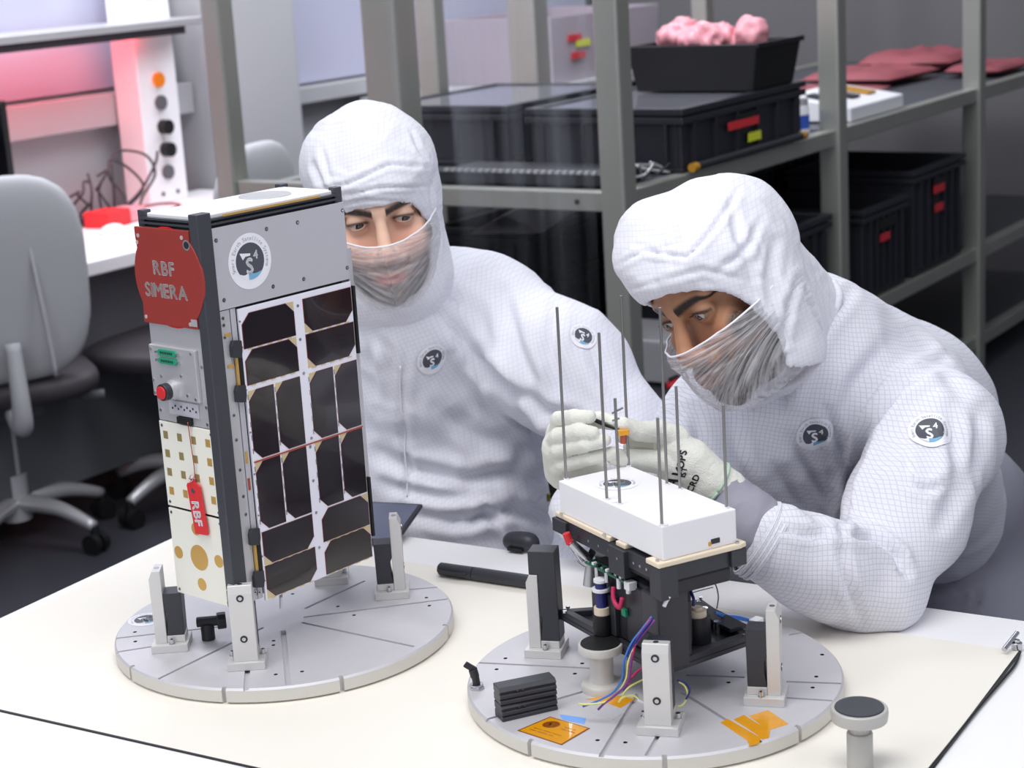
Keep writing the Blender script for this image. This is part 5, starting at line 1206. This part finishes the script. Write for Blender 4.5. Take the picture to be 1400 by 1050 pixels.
def folds(V, N, strokes):
    P = PX(V); vd = V - CAMC; vd /= np.linalg.norm(vd, axis=1)[:, None]; fc = np.clip(-(N * vd).sum(1) * 2.5, 0, 1); D = np.zeros(len(V))
    for pts, wd, dp in strokes:
        best = np.full(len(V), 1e9); tt = np.zeros(len(V)); n = len(pts) - 1
        for i in range(n):
            a = np.array(pts[i], float); b = np.array(pts[i + 1], float); ba = b - a
            t = np.clip(((P - a) @ ba) / (ba @ ba), 0, 1); d = np.linalg.norm(P - a - t[:, None] * ba, axis=1); m = d < best; best[m] = d[m]; tt[m] = (i + t[m]) / n
        tap = np.sin(np.clip(tt, .04, .96) * PI) ** .6
        D += tap * dp * .00135 * (-np.exp(-(best / wd) ** 2) + .75 * np.exp(-((best - 2.0 * wd) / (wd * 1.1)) ** 2))
    return V + N * (D * fc)[:, None]
def rumple(V, N, amp, sc, seed, aniso=(1, 1, 1)):
    P = V * np.array(aniso) * sc; w_ = vnoise(P * .7, seed + 9) * .8
    P = P + w_[:, None]; n = vnoise(P, seed) ; n = (1 - np.abs(n) * 2) * .5 + .35 * vnoise(P * 2.1, seed + 1)
    n = n + .30 * (1 - 2 * np.abs(vnoise(P * 2.7 + 5, seed + 3)))
    return V + N * (amp * n)[:, None]
def over_table(s, z0):
    X = s.ax[0][:, None]; Y = s.ax[1][None, :]; lx = (X - TC[0]) * tu[0] + (Y - TC[1]) * tu[1]; ly = (X - TC[0]) * tv[0] + (Y - TC[1]) * tv[1]
    m = np.clip(np.minimum(lx, -ly) / .004, 0, 1)[:, :, None]; Z = s.ax[2][None, None, :]
    s.F = np.maximum(s.F, np.where((m > 0) & (Z > T - .06), z0 - Z, -9)).astype(np.float32)

def hand(parent, base, name, prims, label=None, h=.0019):
    P = np.array([p_[:3] for c in prims for p_ in c]); s = SDF(P.min(0) - .025, P.max(0) + .025, h)
    for c in prims:
        for a, b in zip(c[:-1], c[1:]): s.cone(a[:3], b[:3], a[3], b[3], .0010)
    V, Q = s.mesh(2, .45); N = vnorm(V, Q); V = rumple(V, N, .0007, 150, 4)
    return sobj(name, V, Q, M_glove, parent, label=label)
def J(px, py, Y, r): return (*G(px, py, Y), r)

# ================= left person
H1 = np.array([-.168, 2.464, .455 + T]); R1 = rot(.068, -.113, .187)
P1 = thing('person', 'person in white hooded cleanroom suit leaning in from behind the satellite, looking right', 'person', (-.10, 2.72, 0))
head1 = P1
face(P1, H1, R1, (230, 188, 164), (52, 40, 38), 1.0, (.36, -1, -.18), .0035)
veil(P1, H1, R1, M_veil1, lambda th: -.024 + .020 * (abs(th) / 1.6) ** 1.5, .119, gather=.8, wid=.080)
def C1(c): return H1 + R1 @ np.array(c)
s = SDF(H1 + [-.19, -.16, -.27], H1 + [.29, .26, .21], .0034)
s.ell(C1((0, .020, .036)), (.087, .114, .096), R1, .02)
s.ell(G(455, 222, 2.47), (.040, .07, .044), None, .03); s.ell(G(490, 188, 2.48), (.034, .05, .026), None, .03); s.ell(G(548, 215, 2.48), (.036, .07, .040), None, .025)
s.ell(C1((0, -.018, .052)), (.080, .079, .036), R1, .012)                # forehead band
s.cone(C1((0, .012, -.02)), C1((0, .012, -.10)), .083, .082, .03)
s.cone(C1((0, .0, -.115)), G(565, 450, 2.60), .066, .070, .04)
s.ell(C1((0, .014, .028)), (.080, .102, .089), R1, .004, 'sub'); s.cone(C1((0, .010, -.03)), C1((0, -.005, -.105)), .073, .062, .01, 'sub')
s.ell(C1((0, -.125, -.050)), (.070, .112, .075), R1, .006, 'sub', p=2.6)
V, Q = s.mesh(3); N = vnorm(V, Q)
V = folds(V, N, [([(430, 262), (480, 250), (530, 226), (590, 228)], 3.0, 3.0), ([(470, 268), (520, 256), (590, 254)], 2.5, 2), ([(560, 180), (572, 205), (588, 222)], 3, 2.5), ([(430, 225), (445, 262)], 4, 3), ([(470, 280), (500, 272), (560, 276)], 2.5, 1.5),
                 ([(592, 300), (598, 330), (592, 360)], 3, 2), ([(585, 250), (592, 290)], 3, 1.5), ([(440, 200), (450, 245)], 4, 2), ([(500, 170), (560, 200)], 6, 1.5)])
N = vnorm(V, Q); V = rumple(V, N, .0026, 20, 11)
sobj('hood', V, Q, M_hood, P1)

s = SDF((-.52, 2.16, T - .34), (.36, 2.98, T + .44), .0062)
s.ell(G(585, 560, 2.64), (.185, .13, .235), rot(0, .05, -.15), .05)                      # chest
s.ell(G(595, 700, 2.66), (.175, .13, .17), None, .05)                                    # belly
s.cone(G(575, 450, 2.60), G(550, 425, 2.55), .105, .088, .05); s.cone(G(560, 500, 2.55), G(552, 455, 2.50), .09, .06, .05)                            # collar
s.cone(G(420, 445, 2.66), G(660, 440, 2.64), .075, .088, .05)                            # shoulders
s.cone(G(668, 440, 2.62), G(770, 505, 2.50), .088, .085, .05); s.cone(G(770, 505, 2.50), G(858, 600, 2.42), .083, .066, .04)
s.cone(G(858, 600, 2.42), G(842, 655, 2.31), .062, .054, .03); s.cone(G(842, 655, 2.31), G(800, 700, 2.22), .056, .046, .03)
s.cone(G(425, 450, 2.66), G(370, 610, 2.56), .085, .068, .05); s.cone(G(370, 610, 2.56), G(430, 720, 2.42), .064, .05, .03)
s.cone(G(600, 740, 2.62), (-.08, 2.66, T - .25), .15, .16, .05)
over_table(s, T + .003)
V, Q = s.mesh(4); N = vnorm(V, Q); V = rumple(V, N, .0062, 9, 21, (1, 1, .8)); N = vnorm(V, Q)
V = folds(V, N, [
    ([(690, 400), (705, 470), (740, 560)], 9, 8), ([(640, 490), (690, 520), (745, 560), (790, 570)], 8, 9), ([(600, 430), (680, 520), (735, 590), (745, 640)], 9, 7),
    ([(520, 620), (560, 640), (640, 660), (735, 650)], 10, 9), ([(530, 660), (600, 680), (700, 680)], 9, 7), ([(550, 700), (620, 712), (700, 698), (750, 715)], 9, 9),
    ([(500, 440), (530, 480), (545, 560)], 8, 5), ([(555, 470), (550, 560), (560, 640), (555, 700)], 5, 4), ([(620, 420), (640, 470), (700, 540)], 10, 6), ([(760, 420), (752, 480), (770, 540)], 8, 5),
    ([(730, 600), (700, 640), (640, 650)], 9, 6), ([(600, 560), (660, 600), (730, 610)], 11, 6), ([(610, 395), (650, 430), (665, 480)], 10, 4), ([(800, 470), (830, 520), (860, 560)], 10, 4), ([(470, 420), (500, 470), (520, 560)], 9, 5), ([(640, 720), (660, 700), (700, 730)], 6, 6)])
body1 = sobj('coverall', V, Q, M_suit, P1)
bvh1 = BVHTree.FromPolygons([tuple(v) for v in V], [tuple(int(i) for i in q) for q in Q])
# zip placket
def onsurf(bvh, px, py, lift=.001):
    d = Vector(ray(px, py)).normalized(); hit = bvh.ray_cast(Vector(CAMC), d)
    return (np.array(hit[0]) + np.array(hit[1]) * lift * (1 if hit[1].dot(d) < 0 else -1)) if hit[0] is not None else None
def cloth_roundel(parent, bvh, px, py, r, rz, ax_dir=(1, 0, 0), lift=.0012):
    """sticker draped on the suit: laid out in the tangent plane and pressed onto the cloth along its normal"""
    d = Vector(ray(px, py)).normalized(); c, nrm, _, _ = bvh.ray_cast(Vector(CAMC), d)
    ns = []
    for a in range(12):
        for rr in (.4, .8):
            q = Vector(G(px, py, c.y)) + Vector((math.cos(a), 0, math.sin(a))) * r * rr; h_ = bvh.find_nearest(q); ns.append(h_[1] if h_[1].dot(d) < 0 else -h_[1])
    n = sum(ns, Vector()).normalized(); xa = Vector((math.cos(rz), 0, math.sin(rz))); xa = (xa - n * xa.dot(n)).normalized(); ya = n.cross(xa)
    if ya.z < 0: ya = -ya
    def fn(x, y, h):
        p_ = c + xa * (x * r) + ya * (y * r) + n * .05; hh = bvh.ray_cast(p_, -n, .12)
        q = hh[0] if hh[0] is not None else c + xa * (x * r) + ya * (y * r)
        return tuple(q + n * (lift + h * 1.6))
    return roundel('round_sticker', parent, fn, .00022, world=True, label='round white sticker with charcoal disc and white letters')
cloth_roundel(P1, bvh1, 591, 491, .0235, -.08); cloth_roundel(P1, bvh1, 797, 460, .0195, -.45)
m = MB(); pts = [onsurf(bvh1, x, y, .0012) for x, y in ((548, 500), (547, 530), (550, 560), (553, 590), (553, 620), (556, 650), (556, 680))]; m.tube([tuple(p_) for p_ in pts if p_ is not None], .0010, 6); obj('zip', m, M_logo_w, P1, world=True, smooth=True)
pp = onsurf(bvh1, 748, 680, .001)
if pp is not None: m = MB(); m.sphere(tuple(pp), .005, 12, (1, 1, 1)); 
m = MB(); q = pp if pp is not None else G(748, 680, 2.4); m.cyl((q[0], q[1], q[2] - .006), (q[0] + .001, q[1], q[2] + .006), .0038, n=12); obj('olive_toggle', m, mat('olive_toggle', (140, 130, 40), .5), P1, world=True, bevel=.001)
# hidden lower body and feet
s = SDF((-.40, 2.02, -.0), (.22, 2.90, T - .06), .011)
s.cone((-.17, 2.66, .55), (-.22, 2.30, .54), .095, .075, .04); s.cone((.01, 2.66, .55), (.06, 2.30, .54), .095, .075, .04); s.ell((-.08, 2.68, .58), (.19, .14, .13), None, .05)
s.cone((-.22, 2.29, .53), (-.23, 2.34, .12), .07, .055, .03); s.cone((.06, 2.29, .53), (.07, 2.34, .12), .07, .055, .03)
V, Q = s.mesh(3); sobj('trousers', V, Q, M_suit, P1)
def shoe(P, x, y, a):
    s = SDF((x - .16, y - .2, 0), (x + .16, y + .16, .16), .007); dx, dy = math.sin(a), -math.cos(a)
    s.cone((x, y, .045), (x + dx * .13, y + dy * .13, .035), .045, .036, .02); s.cone((x, y, .05), (x, y, .12), .045, .05, .02); s.F = np.maximum(s.F, (.003 - s.ax[2])[None, None, :]).astype(np.float32)
    V, Q = s.mesh(2); sobj('overshoe', V, Q, M_shoe, P)
shoe(P1, -.23, 2.34, -.1); shoe(P1, .07, 2.34, .1)
hand(P1, None, 'glove', [[J(800, 700, 2.22, .026), J(812, 715, 2.19, .022), J(820, 722, 2.17, .014)], [J(812, 712, 2.19, .012), J(835, 722, 2.16, .008), J(850, 730, 2.15, .007)], [J(812, 720, 2.185, .012), J(832, 732, 2.16, .008), J(845, 740, 2.15, .007)],
                         [J(810, 726, 2.18, .011), J(826, 740, 2.16, .008), J(838, 746, 2.15, .007)], [J(808, 705, 2.19, .011), J(826, 706, 2.17, .008), J(838, 708, 2.16, .007)], [J(806, 726, 2.18, .010), J(818, 742, 2.16, .0075), J(826, 750, 2.16, .0065)]])

# ================= right person
H2 = np.array([.260, 2.113, .382 + T]); R2 = rot(-1.00, -.32, .42)
P2 = thing('person', 'person in white hooded cleanroom suit bending over the unit with rods, elbow on the table', 'person', (.55, 2.50, 0))
face(P2, H2, R2, (174, 126, 96), (24, 18, 18), 1.0, (-.16, -1, -.34), .0043)
veil(P2, H2, R2, M_veil2, lambda th: -.027 + .010 * (abs(th) / 1.6) ** 1.4, .119, gather=1.5, wid=.081)
def C2(c): return H2 + R2 @ np.array(c)
s = SDF(H2 + [-.20, -.17, -.24], H2 + [.30, .30, .22], .0032)
s.ell(C2((0, .011, .034)), (.087, .109, .092), R2, .02); s.ell(G(886, 318, 2.13), (.036, .05, .034), None, .035); s.ell(G(874, 358, 2.10), (.026, .04, .024), None, .03)
s.ell(C2((0, -.026, .056)), (.079, .074, .036), R2, .014)
s.ell(G(1008, 345, 2.20), (.042, .07, .050), None, .04)
s.cone(C2((.006, .010, -.03)), G(1040, 430, 2.21), .070, .062, .03); s.cone(G(1042, 430, 2.21), G(1080, 462, 2.27), .062, .066, .04); s.cone(G(1022, 345, 2.21), G(1082, 415, 2.27), .056, .060, .03); s.cone(G(1072, 455, 2.24), G(1068, 500, 2.25), .056, .052, .03)
s.cone(C2((0, -.004, -.03)), C2((0, -.002, -.095)), .077, .068, .02); s.cone(C2((0, .012, -.08)), G(1050, 490, 2.28), .060, .060, .03)
s.ell(C2((0, .008, .026)), (.080, .098, .088), R2, .004, 'sub'); s.cone(C2((0, -.010, -.03)), C2((0, -.012, -.120)), .069, .058, .008, 'sub')
s.ell(C2((0, -.125, -.046)), (.080, .132, .088), R2, .006, 'sub', p=2.6)
V, Q = s.mesh(3); N = vnorm(V, Q)
V = folds(V, N, [([(845, 362), (880, 345), (940, 352), (990, 300)], 3, 2.2), ([(1010, 260), (985, 300), (950, 345)], 4, 2.5), ([(1000, 280), (1010, 330), (1030, 380)], 6, 3), ([(1040, 300), (1020, 340), (980, 370)], 5, 2.5), ([(870, 335), (900, 345), (930, 330)], 4, 2),
                 ([(1060, 330), (1050, 380), (1080, 430)], 6, 3), ([(900, 385), (960, 368), (1010, 380)], 4, 1.6), ([(1090, 380), (1075, 420), (1070, 470)], 5, 3), ([(1040, 380), (1060, 420), (1065, 470)], 5, 2), ([(860, 395), (900, 385)], 3, 1.2)])
N = vnorm(V, Q); V = rumple(V, N, .0032, 18, 33)
hood2 = sobj('hood', V, Q, M_hood, P2); ROOT[hood2.name] = ROOT[P2.name]
m = MB(); c = G(1052, 281, 2.21); m.m = frame(c, Vector((.86, 0, .45)).normalized(), Vector((.1, 1, 0)).normalized(), Vector((-.45, .0, .86)).normalized()); m.box((0, 0, 0), (.026, .010, .018)); obj('hood_tag', m, M_hood, hood2, bevel=.0015, world=True)
m_ = m.m; m = MB(); m.m = m_; m.box((.0135, 0, .002), (.002, .0115, .022)); m.box((0, 0, .0100), (.026, .011, .0015)); obj('tag_edge', m, M_blkp, hood2, world=True)

s = SDF((.02, 1.80, T - .30), (.76, 2.92, T + .42), .0062)
s.cone(G(1105, 490, 2.30), G(1230, 565, 2.44), .112, .118, .06); s.cone(G(1010, 595, 2.25), G(1110, 520, 2.27), .072, .09, .05)                          # upper back
s.cone(G(1228, 565, 2.44), G(1275, 700, 2.62), .115, .110, .06)
s.ell(G(1080, 640, 2.36), (.135, .12, .20), rot(0, .15, 0), .06)                         # chest
s.cone(G(1010, 570, 2.30), G(1000, 700, 2.34), .085, .085, .05)
s.cone(G(1238, 565, 2.30), G(1284, 600, 2.16), .090, .070, .05)                         # near shoulder
s.cone(G(1280, 592, 2.16), G(1240, 700, 2.06), .070, .068, .04); s.cone(G(1240, 700, 2.06), G(1188, 800, 1.985), .068, .052, .03)
s.cone(G(1188, 802, 1.985), G(1120, 775, 1.95), .050, .050, .03); s.cone(G(1120, 775, 1.95), G(1054, 745, 1.93), .050, .046, .03)
s.ell(G(1195, 815, 1.985), (.048, .05, .040), None, .03)
s.cone(G(962, 590, 2.28), G(925, 640, 2.20), .056, .047, .05); s.cone(G(925, 645, 2.20), G(870, 655, 2.10), .046, .040, .03); s.cone(G(870, 655, 2.10), G(800, 650, 2.03), .040, .032, .03)
over_table(s, T + .0035)
V, Q = s.mesh(4); N = vnorm(V, Q); V = rumple(V, N, .0055, 9, 41, (1, 1, .8)); N = vnorm(V, Q)
V = folds(V, N, [
    ([(1290, 490), (1230, 530), (1190, 590), (1165, 660), (1150, 725)], 7, 11), ([(1110, 440), (1080, 520), (1060, 560)], 9, 8), ([(1160, 400), (1120, 450), (1100, 500)], 8, 7), ([(1130, 560), (1160, 640), (1155, 710)], 7, 6),
    ([(1150, 730), (1190, 735), (1225, 760), (1238, 785)], 6, 10), ([(1240, 660), (1270, 672), (1290, 662)], 5, 6), ([(1240, 620), (1242, 660)], 4, 4), ([(1080, 600), (1130, 680), (1150, 725)], 8, 6), ([(1145, 735), (1160, 800), (1180, 850)], 6, 5),
    ([(1060, 640), (1100, 690), (1140, 725)], 8, 5), ([(1300, 560), (1310, 640), (1280, 720)], 9, 6), ([(1340, 560), (1330, 640), (1290, 720)], 9, 5), ([(1000, 560), (1010, 630), (1040, 690)], 9, 5), ([(950, 560), (960, 620), (990, 680)], 8, 5), ([(1210, 470), (1170, 520), (1150, 570)], 10, 5),
    ([(1060, 715), (1090, 730), (1130, 735)], 5, 4), ([(1240, 460), (1290, 500), (1330, 570)], 12, 4)])
body2 = sobj('coverall', V, Q, M_suit2, P2)
bvh2 = BVHTree.FromPolygons([tuple(v) for v in V], [tuple(int(i) for i in q) for q in Q])
cloth_roundel(P2, bvh2, 1114, 593, .0245, .06); cloth_roundel(P2, bvh2, 1271, 590, .0255, -.05)
# collar
m = MB(); pts = [(1140, 388), (1146, 405), (1140, 430), (1122, 462), (1102, 495), (1078, 524), (1050, 545), (1025, 556)]
cp_ = []
for x, y in pts:
    q = onsurf(bvh2, x, y, .002)
    if q is not None: cp_.append(tuple(q))
if len(cp_) > 2: m.tube(cp_, .005, 8); obj('collar_seam', m, M_hood, P2, world=True, smooth=True)
# sleeve end with its shade put into a greyer cloth colour, and cuff
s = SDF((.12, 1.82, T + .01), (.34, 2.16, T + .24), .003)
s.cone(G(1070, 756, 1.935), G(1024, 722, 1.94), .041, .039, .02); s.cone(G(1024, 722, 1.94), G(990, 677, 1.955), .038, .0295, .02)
V, Q = s.mesh(2); N = vnorm(V, Q); V = rumple(V, N, .002, 40, 3); sobj('shaded_sleeve', V, Q, M_suitshade, P2)
ca = np.array(G(1050, 744, 1.928)); cb = np.array(G(1034, 734, 1.93)); m = MB()
for k in range(9):
    c = ca + (cb - ca) * k / 8; d = (cb - ca) / np.linalg.norm(cb - ca); r = .0465 + .0006 * math.sin(k * 2.1)
    a = np.cross(d, [0, 0, 1]); a /= np.linalg.norm(a); b = np.cross(a, d); m.tube([tuple(c + (a * math.cos(t_) + b * math.sin(t_)) * r) for t_ in np.linspace(0, 2 * PI, 25)], .0013, 6, 1)
obj('gathered_cuff', m, M_hood, P2, smooth=True)
o = bpy.data.objects['gathered_cuff']; me = o.data
for v_ in me.vertices: v_.co = v_.co - Vector(P2.location)
# lower part of the coverall, its shade put into the grey cloth colour
s = SDF((.22, 2.10, 0), (.98, 3.0, T + .12), .010)
s.cone(G(1300, 690, 2.66), (.62, 2.74, T - .12), .115, .125, .05); s.cone((.70, 2.74, T - .14), (.70, 2.55, .42), .12, .085, .04); s.cone((.48, 2.76, T - .16), (.44, 2.60, .42), .11, .085, .04)
s.cone((.70, 2.55, .42), (.72, 2.68, .10), .078, .06, .03); s.cone((.44, 2.60, .42), (.44, 2.72, .10), .078, .06, .03)
V, Q = s.mesh(3); N = vnorm(V, Q); V = folds(V, N, [([(1250, 770), (1300, 790), (1340, 760)], 6, 8), ([(1310, 730), (1350, 750)], 5, 6), ([(1260, 810), (1310, 800)], 6, 5), ([(1340, 800), (1330, 840)], 4, 5)])
sobj('trousers', V, Q, M_suitshade, P2); shoe(P2, .72, 2.68, .1); shoe(P2, .44, 2.72, -.1)

# gloved right hand of the right person (left in the picture)
hand(P2, None, 'glove', [
    [J(800, 652, 2.02, .028), J(775, 640, 1.99, .026), J(766, 612, 1.965, .021)], [J(775, 640, 1.99, .026), J(770, 595, 1.975, .020)],
    [J(763, 590, 1.968, .0105), J(764, 573, 1.950, .0088), J(786, 570, 1.925, .0085), J(806, 570, 1.915, .0075)],
    [J(758, 605, 1.962, .0105), J(762, 596, 1.940, .0089), J(792, 590, 1.912, .0087), J(810, 592, 1.905, .0077)],
    [J(758, 622, 1.960, .0102), J(764, 616, 1.938, .0087), J(800, 608, 1.908, .0083), J(826, 602, 1.905, .0075)],
    [J(764, 640, 1.962, .0102), J(770, 636, 1.940, .0085), J(806, 627, 1.912, .0079), J(838, 619, 1.910, .0071)],
    [J(775, 605, 1.985, .014), J(795, 578, 1.975, .0115), J(822, 574, 1.945, .0095), J(838, 578, 1.925, .0082)]], label='knitted glove on the hand holding the tweezers')
# gloved left hand (right in the picture)
hand(P2, None, 'glove', [
    [J(992, 672, 1.955, .026), J(965, 655, 1.955, .027), J(942, 630, 1.955, .026), J(920, 612, 1.955, .021)], [J(945, 640, 1.955, .024), J(918, 640, 1.950, .018)],
    [J(925, 600, 1.955, .0150), J(900, 590, 1.945, .0125), J(872, 590, 1.925, .0108), J(852, 580, 1.915, .0086)],
    [J(930, 612, 1.975, .0135), J(900, 600, 1.985, .0115), J(872, 598, 1.975, .0100), J(852, 596, 1.955, .0085)],
    [J(935, 630, 1.980, .0130), J(905, 618, 2.000, .0110), J(880, 612, 1.995, .0095), J(862, 610, 1.980, .0082)],
    [J(940, 645, 1.985, .0120), J(915, 634, 2.005, .0100), J(890, 628, 2.000, .0088), J(874, 622, 1.990, .0078)],
    [J(928, 640, 1.950, .0150), J(895, 631, 1.938, .0126), J(862, 628, 1.928, .0112), J(840, 625, 1.918, .0092)]], label='knitted glove with dark print at the wrist')
gl2 = [o for o in P2.children if o.name.startswith('glove')][-1]
gb = BVHTree.FromPolygons([tuple(Vector(v.co) + P2.location) for v in gl2.data.vertices], [tuple(p_.vertices) for p_ in gl2.data.polygons])
def glove_text(txt, px, py, h, rz, bold=.03):
    c = onsurf(gb, px, py, .0006)
    if c is None: return
    m = MB(); cr, sr = math.cos(rz), math.sin(rz)
    def fn(x, y, k):
        X = x * cr - y * sr; Z = x * sr + y * cr; q = PX(c + np.array([X, 0, Z])); s_ = onsurf(gb, float(q[0]), float(q[1]), .0007)
        return tuple(s_ if s_ is not None else c + np.array([X, 0, Z]))
    add2d(m, text2d(txt, h, bold), fn); obj('wrist_print', m, M_blkd, gl2, world=True)
glove_text('JAV', 921, 655, .011, .95, .04); glove_text('OPS', 932, 628, .008, 1.35); glove_text('1ST', 935, 645, .006, 1.35); glove_text('CRD', 948, 660, .007, 1.1); 
ROOT[gl2.name] = ROOT[P2.name]
# cuff rim of the glove
m = MB(); c = np.array(G(977, 663, 1.955)); d = np.array(G(992, 672, 1.955)) - np.array(G(965, 655, 1.955)); d /= np.linalg.norm(d); a = np.cross(d, [0, 0, 1]); a /= np.linalg.norm(a); b = np.cross(a, d)
m.tube([tuple(c + (a * math.cos(t_) + b * math.sin(t_)) * .0282 - np.array(P2.location)) for t_ in np.linspace(0, 2 * PI, 33)], .0018, 6, 1); obj('cuff_rim', m, mat('pale_green_rim', (176, 200, 180), .7), gl2, smooth=True)
# tweezers and small amber part
t = thing('tweezers', 'dark metal tweezers held between the gloved fingers over the white cover', 'tweezers', tuple(G(825, 580, 1.93)))
m = MB()
for q in (-1, 1):
    m.tube([tuple(np.array(G(803, 570 + q, 1.94)) + [0, q * .002, 0]), tuple(np.array(G(822, 578 + q * 2, 1.925)) + [0, q * .003, 0]), tuple(G(846, 588 + q * .6, 1.908))], [.0016, .0018, .0009], 8)
obj('arm', m, M_tool, t, world=True, smooth=True)
m = MB(); m.cyl(G(800, 569, 1.94), G(806, 572, 1.94), .003, n=12); obj('joint', m, M_steel, t, world=True)
t = thing('amber_component', 'small amber component with copper pin held by the tweezers', 'component', tuple(G(852, 594, 1.905)))
m = MB(); m.box(tuple(G(852, 591, 1.905)), (.012, .008, .006), .3); obj('body', m, M_kapton, t, world=True, bevel=.0008)
m = MB(); m.cyl(G(852, 594, 1.905), G(852, 606, 1.905), .0032, n=14); obj('copper_pin', m, M_copper, t, world=True)
